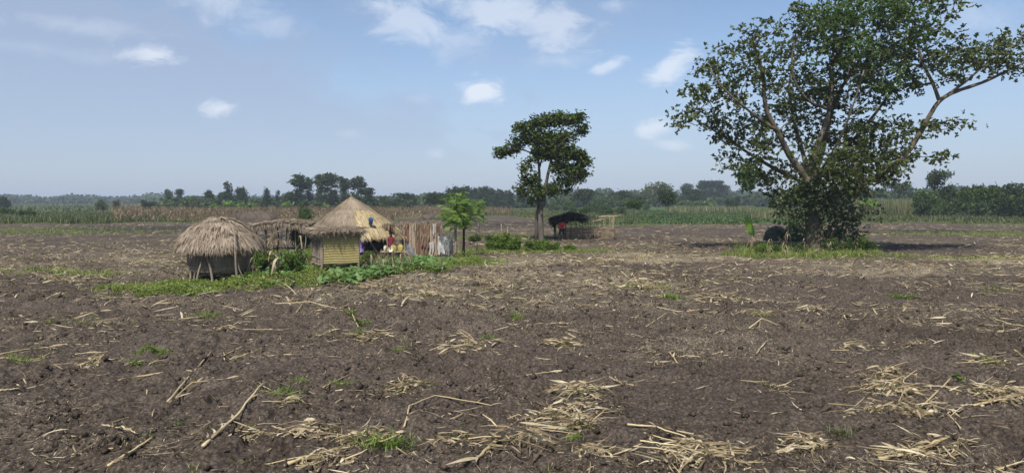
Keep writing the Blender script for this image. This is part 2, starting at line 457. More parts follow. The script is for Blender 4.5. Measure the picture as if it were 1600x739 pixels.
plainmat('eye_dark', (.01, .01, .01), (.02, .02, .02), 4, .2, .5)
plainmat('eye_white', (.6, .58, .54), (.7, .68, .64), 4, .3, .5)

def matmat():
    m, t = newmat('mat_yellow')
    c = t.new('ShaderNodeTexCoord')
    mp = t.new('ShaderNodeMapping'); t.l.new(c.outputs['Object'], mp.inputs[0]); mp.inputs['Scale'].default_value = (2.0, 2.0, 26)
    n = t.noise(mp.outputs[0], 2.2, 5, .65)
    mp2 = t.new('ShaderNodeMapping'); t.l.new(c.outputs['Object'], mp2.inputs[0]); mp2.inputs['Scale'].default_value = (30, 30, 3)
    n2 = t.noise(mp2.outputs[0], 1.5, 3, .6)
    f = t.math('ADD', t.math('MULTIPLY', n, .5), t.math('MULTIPLY', n2, .5))
    col = t.ramp(f, [(.3, (.20, .155, .06)), (.5, (.35, .285, .115)), (.7, (.47, .395, .19))])
    principled(t, col, .7, f, .5, .02, spec=.2)
    MATS['mat_yellow'] = m
matmat()
def purplemat():
    m, t = newmat('cloth_purple')
    c = t.new('ShaderNodeTexCoord')
    n = t.noise(c.outputs['Object'], 9, 3, .6)
    col = t.ramp(n, [(.40, (.085, .045, .19)), (.50, (.16, .10, .30)), (.56, (.50, .44, .58)), (.62, (.12, .07, .25))])
    principled(t, col, .85, n, .2, .01, spec=.1); MATS['cloth_purple'] = m
purplemat()

def soilmat():
    m, t = newmat('soil')
    g = t.new('ShaderNodeNewGeometry'); P = g.outputs['Position']
    n1 = t.noise(P, .22, 4, .6, .6); n2 = t.noise(P, 1.6, 6, .62, .3); n3 = t.noise(P, 14, 6, .7); n4 = t.noise(P, 60, 4, .7)
    f = t.math('ADD', t.math('ADD', t.math('MULTIPLY', n2, .38), t.math('MULTIPLY', n1, .34)), t.math('ADD', t.math('MULTIPLY', n3, .20), t.math('MULTIPLY', n4, .12)))
    soil = t.ramp(f, [(.36, (.060, .044, .033)), (.50, (.116, .092, .073)), (.60, (.155, .124, .099)), (.70, (.225, .18, .14))])
    vor = t.new('ShaderNodeTexVoronoi'); vor.inputs['Scale'].default_value = 17; t.l.new(P, vor.inputs['Vector'])
    n5 = t.noise(P, 26, 5, .8)
    mot = t.math('ADD', t.math('MULTIPLY', n5, .8), t.math('MULTIPLY', vor.outputs['Distance'], -.25))
    soil = t.mix(1.0, soil, t.ramp(mot, [(.22, .45), (.34, .95), (.44, 1.15), (.55, 1.0)]), 'MULTIPLY')
    soil = t.mix(t.smooth(n5, .60, .68), soil, (.19, .155, .125, 1))
    # small straw flecks and chaff trodden into the soil
    fl = t.noise(P, 34, 3, .75, 1.2); fl2 = t.noise(P, 2.1, 4, .6)
    lit = attr(t, 'litter')
    chaff = t.smooth(t.math('ADD', fl, t.math('MULTIPLY', t.math('ADD', t.math('SUBTRACT', fl2, .5), lit), .22)), .67, .75)
    soil = t.mix(t.math('MULTIPLY', chaff, .75), soil, (.46, .39, .27, 1))
    # far away the single straws merge: straw covered ground between the geometry
    mp = t.new('ShaderNodeMapping'); t.l.new(P, mp.inputs[0]); mp.inputs['Scale'].default_value = (.35, 1.0, 1)
    s1 = t.noise(mp.outputs[0], 4.5, 8, .80, .4)
    straw = t.smooth(t.math('ADD', s1, t.math('MULTIPLY', lit, .16)), .60, .67)
    straw = t.math('MULTIPLY', straw, t.math('MULTIPLY', attr(t, 'far'), .45))
    soil = t.mix(straw, soil, (.34, .28, .19, 1))
    # ash black burnt patches, plus the broad tree's ground shade painted dark
    bn = t.math('MULTIPLY', attr(t, 'burn'), t.smooth(t.math('ADD', n2, t.math('MULTIPLY', attr(t, 'burn'), .2)), .42, .62))
    soil = t.mix(t.math('MULTIPLY', bn, .8), soil, (.030, .027, .027, 1))
    # green sward
    gn = t.noise(P, .06, 6, .65, .5); gn2 = t.noise(P, 1.3, 6, .7)
    gf = t.math('ADD', t.math('MULTIPLY', gn, .6), t.math('MULTIPLY', gn2, .4))
    grass = t.ramp(gf, [(.38, (.038, .055, .018)), (.5, (.07, .088, .028)), (.62, (.13, .132, .052))])
    crop = t.ramp(gf, [(.38, (.030, .060, .020)), (.5, (.055, .10, .028)), (.65, (.10, .15, .045))])
    dry = t.ramp(gf, [(.38, (.09, .07, .04)), (.5, (.17, .135, .08)), (.62, (.26, .21, .13))])
    grass = t.mix(attr(t, 'crop'), grass, crop)
    grass = t.mix(attr(t, 'dry'), grass, dry)
    gm = t.smooth(t.math('ADD', attr(t, 'grass'), t.math('MULTIPLY', t.math('SUBTRACT', gn2, .5), .5)), .35, .65)
    col = t.mix(gm, soil, grass)
    hb = t.math('ADD', t.math('MULTIPLY', n3, .5), t.math('ADD', t.math('MULTIPLY', n5, .4), t.math('MULTIPLY', n4, .2)))
    principled(t, col, .95, hb, 1.0, .06, spec=.05)
    MATS['soil'] = m
soilmat()
M = MATS

# ---------------------------------------------------------------- ground
def poly_in(poly, x, y):
    inside = np.zeros(x.shape, bool); n = len(poly)
    for i in range(n):
        x1, y1 = poly[i]; x2, y2 = poly[(i + 1) % n]
        c = ((y1 > y) != (y2 > y)) & (x < (x2 - x1) * (y - y1) / (y2 - y1 + 1e-12) + x1)
        inside ^= c
    return inside
def gpoly(pp): return [tuple(G(a, b)[:2]) for a, b in pp]
def sample_poly(pp, n, wob=1.0, thin=0.):
    P = gpoly(pp); a = np.array(P); lo = a.min(0); hi = a.max(0); out = np.zeros((0, 2))
    while len(out) < n:
        q = R.uniform(lo - .8, hi + .8, (n * 2, 2)); wx = q[:, 0] + wob * (fbm(q[:, 0] / 1.5, q[:, 1] / 1.5, 3, 141) - .5) * 2.2; wy = q[:, 1] + wob * (fbm(q[:, 0] / 1.5, q[:, 1] / 1.5, 3, 142) - .5) * 2.6
        k = poly_in(P, wx, wy) & ((fbm(q[:, 0] / .9, q[:, 1] / .9, 3, 140) - .5) * 3 + 1 - thin > R.uniform(0, 1, n * 2)); out = np.concatenate([out, q[k]])
    return out[:n]
def blob(x, y, px, py, rx, ry):
    """soft ellipse: centre at the ground point of a pixel, radii in metres"""
    c = G(px, py)
    return np.clip(1.2 - np.hypot((x - c[0]) / rx, (y - c[1]) / ry), 0, 1)

GARDEN = [(200, 460), (250, 447), (295, 444), (330, 441), (395, 425), (398, 405), (440, 392), (560, 400), (640, 406), (700, 410), (738, 402), (742, 412), (690, 424), (600, 436), (500, 452), (400, 456), (300, 464), (215, 468)]
BIGGRASS = [(1140, 401), (1150, 388), (1200, 383), (1340, 381), (1372, 388), (1360, 400), (1280, 407), (1180, 405)]

def zone_attrs(x, y):
    r = np.hypot(x, y); e = edge_dist(x, y)
    px = 800 + F0 * x / np.maximum(y, .1)
    wob = (fbm(x / 6, y / 9, 3, 70) - .5) * 14
    grass = np.clip((r * 0 + y - e + wob) / 8 + .5, 0, 1)
    g2 = np.zeros_like(x)
    pn = fbm(x / .9, y / .9, 3, 140)
    for P, amt in ((GARDEN, .48), (BIGGRASS, .45)):
        wx, wy = x + (fbm(x / 1.5, y / 1.5, 3, 141) - .5) * 2.2, y + (fbm(x / 1.5, y / 1.5, 3, 142) - .5) * 2.6
        g2 = np.maximum(g2, poly_in(gpoly(P), wx, wy) * (amt + (pn - .5) * .9))
    for b in ((820, 388, 6, 3), (640, 385, 0.1, .1), (1520, 404, 3, 1.0), (60, 360, 14, 8), (150, 385, 5, 2), (770, 358, 6, 6), (100, 430, 3, 1.2), (1560, 365, 14, 8)):
        g2 = np.maximum(g2, blob(x, y, *b) * (.5 if b[1] < 400 else .42))
    grass = np.where(y > 5, np.maximum(grass, g2), 0)
    litter = .20 + 1.1 * (fbm(x / 4, y / 2.5, 3, 80) - .5)
    for b, a in (((820, 440, 9, 12), .45), ((1000, 400, 12, 10), .4), ((1580, 405, 5, 5), .9), ((1400, 425, 7, 3), .6), ((150, 410, 10, 10), .4), ((640, 410, 6, 4), .4), ((1200, 405, 8, 3), .6)):
        litter = litter + blob(x, y, *b) * a
    burn = np.zeros_like(x)
    for b in ((200, 358, 16, 14), (1110, 381, 4.5, 5), (1420, 385, 6, 5), (1560, 400, 6, 3), (790, 350, 9, 16), (440, 372, 7, 8), (1450, 362, 14, 8)):  # blobs beside the broad tree put its cast shade into the soil colour
        burn = np.maximum(burn, blob(x, y, *b))
    far = np.clip((r - 22) / 40, 0, 1)
    crop = ((px > 880) & (px < 1330)).astype(float) * np.clip((y - e) / 5, 0, 1)
    dry = ((px > 175) & (px < 720)).astype(float) * .8 * np.clip((y - e) / 8, 0, 1)
    return dict(grass=grass, litter=np.clip(litter, 0, 1), burn=burn, far=far, crop=crop, dry=dry)

def make_ground():
    rows = np.concatenate([np.linspace(.4, 5, 12)[:-1], np.exp(np.arange(math.log(5), math.log(62), .0031)), np.exp(np.linspace(math.log(63), math.log(6000), 170))])
    fr = np.radians(np.linspace(-43, 43, 860)); bk = np.radians(np.linspace(43, 317, 60))[1:-1]
    ang = np.concatenate([fr, bk])
    nr, na = len(rows), len(ang)
    rr, aa = np.meshgrid(rows, ang, indexing='ij')
    x = rr * np.sin(aa); y = rr * np.cos(aa)
    z = hgt(x, y)
    v = np.stack([x, y, z], -1).reshape(-1, 3)
    i = np.arange(nr - 1)[:, None] * na; k = np.arange(na)[None]; k2 = (k + 1) % na
    f = np.stack([i + k, i + k2, i + na + k2, i + na + k], -1).reshape(-1, 4)[:, ::-1]
    g = Geo(); g.add(v, f)
    c = len(v); g.V.append(np.array([[0, 0, float(hgt(0, 0))]])); g.A.append(np.zeros(1))
    g.T.append(np.stack([np.full(na, c), (np.arange(na) + 1) % na, np.arange(na)], 1)); g.n += 1
    o = g.build('ground', M['soil'], None, True)
    allx = np.append(x.ravel(), 0); ally = np.append(y.ravel(), 0)
    for k_, val in zone_attrs(allx, ally).items():
        at_ = o.data.attributes.new(k_, 'FLOAT', 'POINT'); at_.data.foreach_set('value', val.astype(np.float32))
    tag(o, 'dark brown ploughed soil of the field running out to green fields', kind='structure')
make_ground()
def gz(x, y): return float(hgt(np.array([x]), np.array([y]))[0])
def gp(px, py, dz=0.0):
    q = G(px, py); return np.array([q[0], q[1], gz(q[0], q[1]) + dz])

# ---------------------------------------------------------------- the grown tree
def grow(limbs, clumps, tip_r=.012, step=.55, wig=.10, rmul=1.0, power=.46, seed=1, sides=7, max_r=None):
    """limbs: list of (points, r0, r1). Clump centres are joined to the nearest wood by bent branches."""
    rs = np.random.default_rng(seed); g = Geo()
    nodes = []; 
    for pts, r0, r1 in limbs:
        pts = np.asarray(pts, float)
        t = np.linspace(0, len(pts) - 1, (len(pts) - 1) * 4 + 1)
        # Catmull style smoothing
        q = np.stack([np.interp(t, np.arange(len(pts)), pts[:, k]) for k in range(3)], 1)
        for _ in range(3): q[1:-1] = (q[:-2] + 2 * q[1:-1] + q[2:]) / 4
        rad = r0 + (r1 - r0) * np.linspace(0, 1, len(q)) ** .8
        tube(g, q, rad, 10 if r0 > .15 else sides, .5 + rs.uniform(-.2, .2), wob=.05)
        nodes.append(q[len(q) // 4:])
    nodes = np.concatenate(nodes); nl = len(nodes)
    par = [-1] * nl; P = [p for p in nodes]
    cl = np.asarray(clumps)
    d0 = np.min(np.linalg.norm(cl[:, None] - nodes[None], axis=2), 1)
    arr = np.zeros((nl + len(cl) * 8, 3)); arr[:nl] = nodes; cnt = nl
    ends = []
    for ci in np.argsort(d0):
        c = cl[ci]
        dv = arr[:cnt] - c; d = np.linalg.norm(dv, axis=1) + .35 * np.maximum(dv[:, 2], 0)
        j = int(np.argmin(d)); a = arr[j]; L = np.linalg.norm(c - a)
        n = int(min(7, max(1, L // step)))
        off = rs.normal(0, wig * L, 3); off[2] += .12 * L
        prev = j
        for s_ in range(1, n + 1):
            t = s_ / n; p = a + (c - a) * t + off * (t * (1 - t) * 2) + (rs.normal(0, .03, 3) if s_ < n else 0)
            arr[cnt] = p; par.append(prev); prev = cnt; cnt += 1
        ends.append(prev)
    load = np.zeros(cnt)
    for e_ in ends: load[e_] += 1
    for i in range(cnt - 1, nl - 1, -1): load[par[i]] += load[i]
    idx = np.arange(nl, cnt); pi = np.array(par)[idx]
    rad = tip_r * np.maximum(load, 1) ** power * rmul
    if max_r: rad = np.minimum(rad, max_r)
    rp = np.where(pi < nl, rad[idx] * 1.05, rad[pi])
    rp = np.minimum(rp, rad[idx] * 1.6)
    sticks(g, arr[pi], arr[idx], rp, rad[idx], 5, .5)
    return g, cl

def blob_points(blobs, Yc, n_of, seed=3, shell=.5):
    rs = np.random.default_rng(seed); out = []
    for b in blobs:
        cx, cy, rx, ry, rd = b[:5]; dens = b[5] if len(b) > 5 else 1; off = b[6] if len(b) > 6 else 0
        c = at(cx, cy, Yc + off); s_ = (Yc + off) / F0
        n = max(3, int(n_of * dens * rx * ry * s_ * s_))
        d = nrm(rs.normal(0, 1, (n, 3))); rr = rs.uniform(shell ** 3, 1, n) ** (1 / 3)
        out.append(c + d * rr[:, None] * np.array([rx * s_, rd, ry * s_]))
    return np.concatenate(out)

def foliage(cl, rosettes, per, spread, L, w_, seed=5, up=.45, vflat=.6, jitter=.4, hue=None):
    rs = np.random.default_rng(seed)
    C = np.repeat(cl, rosettes, 0); off = rs.normal(0, 1, C.shape) * spread; off[:, 2] *= vflat; C = C + off
    ha = np.clip(rs.normal(.42, .16, len(cl)), 0, 1); hC = np.repeat(ha, rosettes) + rs.normal(0, .09, len(C))
    ax = nrm(off * .6 + rs.normal(0, 1, C.shape) * .5 + np.array([0, 0, up]))
    P = np.repeat(C, per, 0); A = np.repeat(ax, per, 0)
    rnd = nrm(rs.normal(0, 1, P.shape)); side = nrm(rnd - A * np.sum(rnd * A, 1, keepdims=True))
    D = nrm(side + A * rs.uniform(-.1, .8, (len(P), 1)))
    Nn = nrm(A + rs.normal(0, jitter, P.shape))
    g = Geo(); l = L * rs.uniform(.65, 1.25, len(P))
    leaves(g, P, D, Nn, l, w_ * l / L, np.clip(np.repeat(hC, per) + rs.normal(0, .08, len(P)), 0, 1))
    return g

def rel(pts, o):
    return [(np.asarray(p, float) - o) for p in pts]

# ---------------------------------------------------------------- big tree on the right
def big_tree():
    YB = 43.5; base = gp(1278, 393); base[2] -= .05
    YB = base[1]
    root = thing('broad_tree', 'huge spreading broadleaf tree with forking pale limbs filling the right of the sky', 'tree', tuple(base))
    def L(pts): return [at(p[0], p[1], YB + (p[2] if len(p) > 2 else 0)) - base for p in pts]
    limbs = [
        (L([(1276, 397), (1274, 375), (1271, 350), (1269, 320), (1266, 296), (1263, 276)]), .60, .42),
        (L([(1264, 285, 0), (1246, 262, -.3), (1229, 236, -.6), (1215, 205, -1), (1199, 180, -1.2), (1193, 150, -1.5), (1194, 118, -1.5), (1184, 88, -1.8), (1176, 62, -2)]), .25, .05),
        (L([(1264, 283, 0), (1271, 240, -.2), (1283, 213, -.4), (1292, 190, -.5), (1298, 158, -.6), (1299, 128, -.4), (1301, 90, 0), (1306, 48, .2), (1312, 8, .5)]), .21, .05),
        (L([(1270, 280, .3), (1283, 240, .5), (1292, 205, .8), (1299, 172, 1), (1312, 140, 1.5), (1340, 100, 2), (1362, 60, 2.2), (1385, 18, 2.5)]), .22, .05),
        (L([(1274, 335, 0), (1300, 308, -.5), (1335, 293, -1), (1372, 276, -1.4), (1402, 256, -1.5), (1428, 226, -1.5), (1446, 192, -1.6), (1467, 156, -1.7), (1492, 143, -1.8), (1535, 130, -2), (1572, 112, -2), (1605, 96, -2)]), .27, .06),
        (L([(1467, 156, -1.7), (1457, 128, -1.6), (1440, 98, -1.4), (1432, 60, -1.2), (1428, 25, -1)]), .12, .05),
        (L([(1478, 150, -1.7), (1510, 128, -2.2), (1545, 95, -2.5), (1580, 75, -2.5)]), .09, .04),
        (L([(1260, 285, 0), (1230, 274, .5), (1200, 258, .8), (1170, 240, 1), (1132, 214, 1.2), (1095, 192, 1)]), .17, .05),
        (L([(1215, 205, -1), (1190, 190, -2), (1160, 165, -3), (1130, 140, -3.2), (1110, 110, -3)]), .11, .04),
        (L([(1299, 172, -.6), (1262, 160, -1.4), (1240, 130, -2), (1236, 90, -2.2), (1245, 45, -2)]), .11, .04),
        (L([(1268, 290, 0), (1290, 255, -2), (1315, 215, -3.5), (1335, 160, -4.5), (1350, 110, -4.5)]), .10, .04),
        (L([(1268, 290, 0), (1255, 240, 2), (1240, 190, 4), (1230, 130, 5), (1250, 70, 5)]), .19, .05),
        (L([(1268, 290, 0), (1310, 245, 2.2), (1350, 200, 4), (1390, 150, 4.8), (1410, 90, 5)]), .19, .05),
    ]
    B = [(1088, 186, 36, 22, 2.2, .9, -.5), (1112, 150, 46, 30, 2.6, .9, -1), (1122, 96, 36, 26, 2, .8, -2), (1150, 68, 28, 18, 2, .8, -2), (1187, 52, 24, 24, 1.8, .9, -2), (1165, 110, 40, 34, 3, .9, -1.5),
         (1150, 190, 48, 34, 3, 1), (1168, 240, 44, 24, 3, 1.1, .5), (1215, 110, 40, 40, 3.5, .8, -.5), (1222, 170, 34, 30, 3.5, .8, 1.5), (1262, 60, 36, 34, 3.4, 1), (1246, 24, 24, 16, 2, 1.1, -1.5), (1300, 40, 40, 34, 3.5, 1.1, 0),
         (1340, 4, 50, 26, 3.4, 1.1, .5), (1400, -6, 55, 26, 3.4, 1.1), (1450, 18, 42, 30, 3, 1.1, -.5), (1340, 70, 50, 44, 4.5, 1), (1390, 70, 50, 48, 4.5, 1), (1440, 80, 50, 36, 3.5, 1, -1), (1300, 120, 50, 46, 4.5, .95, .5), (1250, 140, 40, 40, 4, .8, 2),
         (1495, 92, 42, 26, 2.4, 1, -2), (1545, 84, 38, 22, 2.2, 1.1, -2), (1592, 74, 34, 30, 2.2, 1.1, -2), (1575, 112, 34, 14, 1.6, .8, -2), (1350, 135, 50, 36, 4.5, .9, 1.5), (1400, 130, 36, 24, 3.2, .8, 2), (1455, 122, 42, 20, 2.6, .8, -1.5),
         (1320, 190, 44, 38, 4.2, .9, .5), (1355, 220, 46, 30, 3.4, 1, .5), (1400, 205, 34, 20, 2.6, .9, .6), (1482, 196, 42, 9, 1.3, 1, -1.6), (1432, 205, 24, 16, 1.8, .8, -1.5), (1250, 215, 26, 22, 3, .5, 3),
         (1425, 245, 50, 12, 2.2, .9, -1.5), (1470, 248, 34, 6, 1, 1, -1.5), (1350, 262, 56, 24, 2.8, 1.3, -1.2), (1390, 272, 40, 16, 2, 1.1, -1.5), (1232, 300, 40, 16, 2.4, 1.2, .3), (1195, 275, 36, 16, 2.2, 1.1, .8), (1300, 285, 38, 26, 2, 1.3, -1.4)]
    B += [(1290, 250, 60, 24, 3.2, .8, -2.5), (1250, 262, 40, 18, 3, .8, 2), (1335, 240, 40, 26, 3, .9, 2), (1215, 205, 36, 30, 3, .7, 2), (1330, 290, 34, 18, 1.8, 1.2, -2), (1365, 250, 50, 18, 2.4, 1, 1), (1150, 262, 26, 14, 2, .8, 0), (1280, 180, 40, 40, 3, .7, 4)]
    pts = blob_points(B, YB, 14.5, 3, .25) - base
    wood, cl = grow(limbs, pts, tip_r=.011, step=.5, rmul=1.0, power=.44, seed=4, sides=7, max_r=.10)
    # flare at the root
    for a_ in np.linspace(0, 2 * math.pi, 8)[:-1] + .3:
        d = np.array([math.cos(a_), math.sin(a_), 0])
        tube(wood, [d * .38 + [0, 0, 1.3], d * .46 + [0, 0, .6], d * .62 + [0, 0, .15], d * .9 + [0, 0, -.15]], [.12, .17, .15, .05], 6, .4)
    wood.build('trunk', M['bark_big'], root, True)
    foliage(cl, 9, 8, .34, .19, .056, 6, up=.6, vflat=.55).build('crown', M['leaf_big'], root)
    # a lighter climber sits in the top of the crown
    V = [(1300, 30, 34, 22, 2.4, 1.4, -3), (1345, 10, 44, 24, 2.4, 1.4, -3.2), (1395, 5, 40, 26, 2, 1.3, -3), (1340, 75, 34, 26, 2, .8, -4.2), (1420, 40, 30, 34, 2, 1.1, -3.4), (1250, 30, 18, 10, 1, 1, -3), (1395, 125, 24, 26, 1.6, .7, -3.8), (1290, 85, 30, 18, 1.5, .7, -4)]
    vp = blob_points(V, YB, 14, 8, .3) - base
    foliage(vp, 7, 7, .34, .17, .055, 9, up=.3, vflat=.9).build('climbing_vine', M['leaf_vine'], root)
    # creeper that wraps the trunk
    I = [(1255, 300, 26, 18, 1.2, 1.6, -.6), (1290, 315, 40, 20, 1.5, 1.5, -.8), (1245, 330, 26, 16, 1.3, 1.3, -.3), (1305, 345, 38, 16, 1.5, 1.5, -.4), (1322, 365, 24, 14, 1.2, 1.4, 0), (1228, 345, 26, 10, 1.3, 1.2, .2), (1278, 295, 24, 16, 1.2, 1.4, -.9), (1350, 335, 34, 10, 1.2, .8, 0), (1230, 315, 24, 14, 1.2, 1.2, .2), (1303, 380, 14, 12, .8, 1.4, .2), (1345, 300, 22, 12, 1, 1, 0), (1262, 312, 24, 16, .9, 1.2, -1.0), (1250, 355, 16, 14, .9, 1.2, -.5), (1318, 330, 26, 16, 1.2, 1.3, -.6), (1300, 375, 24, 14, .9, 1.2, -.7)]
    ip = blob_points(I, YB, 24, 12, .35) - base
    foliage(ip, 8, 7, .24, .14, .046, 13, up=.2, vflat=1).build('creeper', M['leaf_ivy'], root)
    return root
big_tree()

# ---------------------------------------------------------------- medium tree in the middle
def mid_tree():
    base = gp(845, 377); YB = base[1]
    root = thing('evergreen_tree', 'tall dark evergreen tree with twin pale stems beside the stick pen', 'tree', tuple(base))
    def L(pts): return [at(p[0], p[1], YB + (p[2] if len(p) > 2 else 0)) - base for p in pts]
    limbs = [
        (L([(846, 382), (845, 360), (844, 335), (846, 315)]), .25, .21),
        (L([(843, 322), (842, 295), (843, 268), (840, 240), (838, 210), (832, 195)]), .17, .04),
        (L([(848, 322), (852, 295), (857, 268), (863, 245), (870, 220), (880, 195)]), .19, .04),
        (L([(840, 245), (822, 235, -.4), (800, 232, -.6), (782, 238, -.6)]), .07, .03),
        (L([(857, 268), (875, 262, .5), (895, 258, .8), (912, 262, 1)]), .08, .03),
        (L([(844, 315), (830, 312, -.2), (815, 303, -.4), (806, 298, -.4)]), .06, .02),
        (L([(860, 250, 0), (868, 235, -1.5), (885, 215, -2.2)]), .08, .03),
        (L([(843, 262, 0), (850, 235, 1.5), (855, 205, 2.2)]), .08, .03),
    ]
    B = [(822, 200, 18, 9, 1.5, 1.2), (845, 192, 20, 9, 1.6, 1.2), (872, 187, 22, 9, 1.7, 1.3), (900, 187, 14, 9, 1.3, 1.2), (908, 203, 9, 9, 1, 1), (783, 240, 12, 7, .9, 1.2), (800, 232, 14, 8, 1, 1.1), (815, 220, 14, 9, 1.2, .9), (835, 215, 16, 14, 1.6, .8), (862, 218, 20, 12, 1.8, 1.2), (885, 215, 16, 9, 1.6, 1),
         (870, 238, 26, 13, 2, 1.4), (895, 243, 18, 10, 1.5, 1.3), (912, 253, 9, 14, 1, 1.2), (842, 240, 16, 12, 1.6, .9), (822, 262, 9, 14, 1, .8), (880, 262, 24, 10, 1.8, 1), (905, 272, 14, 12, 1.2, 1.1), (885, 283, 20, 9, 1.4, .9), (828, 282, 13, 9, 1.2, 1.3), (813, 298, 10, 6, .8, 1.2), (836, 300, 14, 8, 1.3, 1.4), (860, 298, 16, 8, 1.2, 1.3), (880, 300, 10, 5, .8, .7), (833, 315, 8, 5, .7, .8)]
    pts = blob_points(B, YB, 92, 31, .15) - base
    wood, cl = grow(limbs, pts, tip_r=.008, step=.35, power=.42, seed=14, max_r=.06)
    tube(wood, np.array([at(839, 384, YB), at(838, 360, YB), at(839, 335, YB), at(842, 318, YB)]) - base, [.2, .15, .12, .1], 8, .2)
    wood.build('trunk', M['bark_grey'], root, True)
    foliage(cl, 9, 7, .20, .15, .050, 16, up=1.0, vflat=.8).build('crown', M['leaf_mango'], root)
mid_tree()

# ---------------------------------------------------------------- background trees: unit prototypes
def blobs_unit(spec, n, seed):
    rs = np.random.default_rng(seed); out = []
    for (cx, cz, rx, rz) in spec:
        k = max(4, int(n * (rx * rz) / sum(s_[2] * s_[3] for s_ in spec)))
        d = nrm(rs.normal(0, 1, (k, 3))); rr = rs.uniform(.25, 1, k) ** (1 / 2.4)
        cy = rs.uniform(-.35, .35) * rx
        out.append(np.array([cx, cy, cz]) + d * rr[:, None] * np.array([rx, rx * .85, rz]))
    return np.concatenate(out)
PROTO = {}
def proto(key, spec, trunk_h, n, leaf, mat, bark, seed, r=.022, per=6, ros=4, lean=0.0):
    """a tree one metre high, standing at the origin and kept as mesh data"""
    c = blobs_unit(spec, n, seed)
    limbs = [([(0, 0, -.02), (lean * .2, 0, trunk_h * .5), (lean, .01, trunk_h), (lean * 1.2, 0, min(.8, trunk_h + .3))], r, r * .35)]
    wd, cl = grow(limbs, c, tip_r=.0022, step=.08, power=.4, seed=seed, sides=6, max_r=r * .5)
    fo = foliage(cl, ros, per, leaf * 1.1, leaf, leaf * .38, seed + 50, up=.5, vflat=.7)
    PROTO[key] = (wd.mesh('trunk_wood', M[bark], True), fo.mesh('crown_leaves', M[mat]))
rs0 = np.random.default_rng(99)
def eucspec(seed, wd=.22):
    rs = np.random.default_rng(seed); out = []
    for k in range(7):
        z = .25 + k * .115; out.append((rs.uniform(-wd * .5, wd * .5), z, wd * rs.uniform(.45, .8) * (1.1 - .4 * (k / 6)), rs.uniform(.06, .09)))
    out.append((0, .90, wd * .75, .09)); out.append((wd * .3, .78, wd * .8, .10)); return out
def conespec(wd=.24):
    return [(0, .16 + k * .13, wd * (1 - k / 7.5), .09) for k in range(7)]
def roundspec(seed, wd=.42, z0=.3):
    rs = np.random.default_rng(seed); out = [(0, .62, wd * .8, .28)]
    for k in range(7):
        a_ = rs.uniform(0, 1); out.append((rs.uniform(-wd, wd) * .75, rs.uniform(z0 + .1, .85), wd * rs.uniform(.3, .5), rs.uniform(.1, .17)))
    return out
def bushspec(seed, wd=.6):
    rs = np.random.default_rng(seed); out = [(0, .38, wd * .8, .34)]
    for k in range(8): out.append((rs.uniform(-wd, wd) * .8, rs.uniform(.2, .78), wd * rs.uniform(.25, .42), rs.uniform(.12, .22)))
    return out
def umbspec(seed, wd=.55):
    rs = np.random.default_rng(seed)
    return [(rs.uniform(-wd, wd) * .75, rs.uniform(.62, .9), wd * rs.uniform(.3, .5), rs.uniform(.05, .1)) for k in range(10)]
for k, (a_, b_) in enumerate(((101, .20), (102, .26))):
    proto('gum%d' % k, eucspec(a_, b_), .5, 230, .034, 'leaf_dark', 'bark_dark', 200 + k, .014)
for k in range(2): proto('cone%d' % k, conespec(.22 + .06 * k), .5, 240, .034, 'leaf_dark', 'bark_dark', 210 + k, .014)
for k in range(3): proto('round%d' % k, roundspec(120 + k), .45, 260, .042, 'leaf_dark', 'bark_dark', 220 + k)
proto('pale', roundspec(131, .75, .3), .35, 300, .035, 'leaf_pale', 'bark_grey', 231, .02)
proto('spread', umbspec(133, .6), .55, 220, .035, 'leaf_dark', 'bark_dark', 233, .02)
proto('umbrella', umbspec(141, .42), .55, 240, .04, 'leaf_mid', 'bark_dark', 241, .02)
proto('young', umbspec(143, .50), .5, 90, .06, 'leaf_vine', 'bark_grey', 243, .014)
for k in range(3): proto('bush%d' % k, bushspec(150 + k), .2, 240, .06, 'leaf_dark', 'bark_dark', 250 + k)
for k in range(3): proto('green%d' % k, bushspec(160 + k, .7), .2, 260, .06, 'leaf_mid', 'bark_dark', 260 + k)
for k in range(2): proto('leafy%d' % k, bushspec(170 + k, .75), .2, 330, .075, 'leaf_bright', 'bark_grey', 270 + k)

def plant(key, name, px, py_base, py_top, dist=None, wmul=1.0, label='', cat='tree', group=None, fields=('trunk', 'crown')):
    """a tree standing on the ground, its height measured from the photograph"""
    if dist is None: q = G(px, py_base); x, y = q[0], q[1]
    else:
        q = at(px, HOR, dist); x, y = q[0], dist
    z = gz(x, y); top = at(px, py_top, y)[2]; h = max(.3, top - z)
    root = thing(name, label, cat, (x, y, z), R.uniform(0, 6.28), group)
    root.scale = (h * wmul, h * wmul, h)
    for nm, me in zip(fields, PROTO[key]):
        o = bpy.data.objects.new(nm, me); COL.objects.link(o); o.parent = root
    return root

# banana clump prototype
def banana_mesh(n=11, seed=1, tall=1.0):
    rs = np.random.default_rng(seed); g = Geo(); w_ = Geo()
    for s_ in range(3):
        bx, by = rs.uniform(-.25, .25, 2); hh = rs.uniform(.35, .5)
        if s_ == 0: bx, by = 0., 0.; tube(w_, [(bx, by, -.02), (bx * 1.1, by, hh * .5), (bx * 1.15, by, hh)], [.05, .04, .02], 6, .5)
        for k in range(n // 2 + 1):
            a_ = rs.uniform(0, 6.28); e_ = rs.uniform(.5, 1.3)
            d = np.array([[math.cos(a_) * math.cos(e_), math.sin(a_) * math.cos(e_), math.sin(e_)]])
            s2 = np.array([[-math.sin(a_), math.cos(a_), 0.0]])
            strips(g, [(bx * 1.15, by, hh)], d, s2, rs.uniform(.4, .6), .07, [d[0] * .1 + np.array([0, 0, -.35 - .3 * math.cos(e_)])], [.15, .8, 1, 1, .85, .1], rs.uniform(.2, .9), curl=.5)
    return w_.mesh('stem', M['leaf_mid'], True), g.mesh('banana_leaves', M['leaf_banana'])
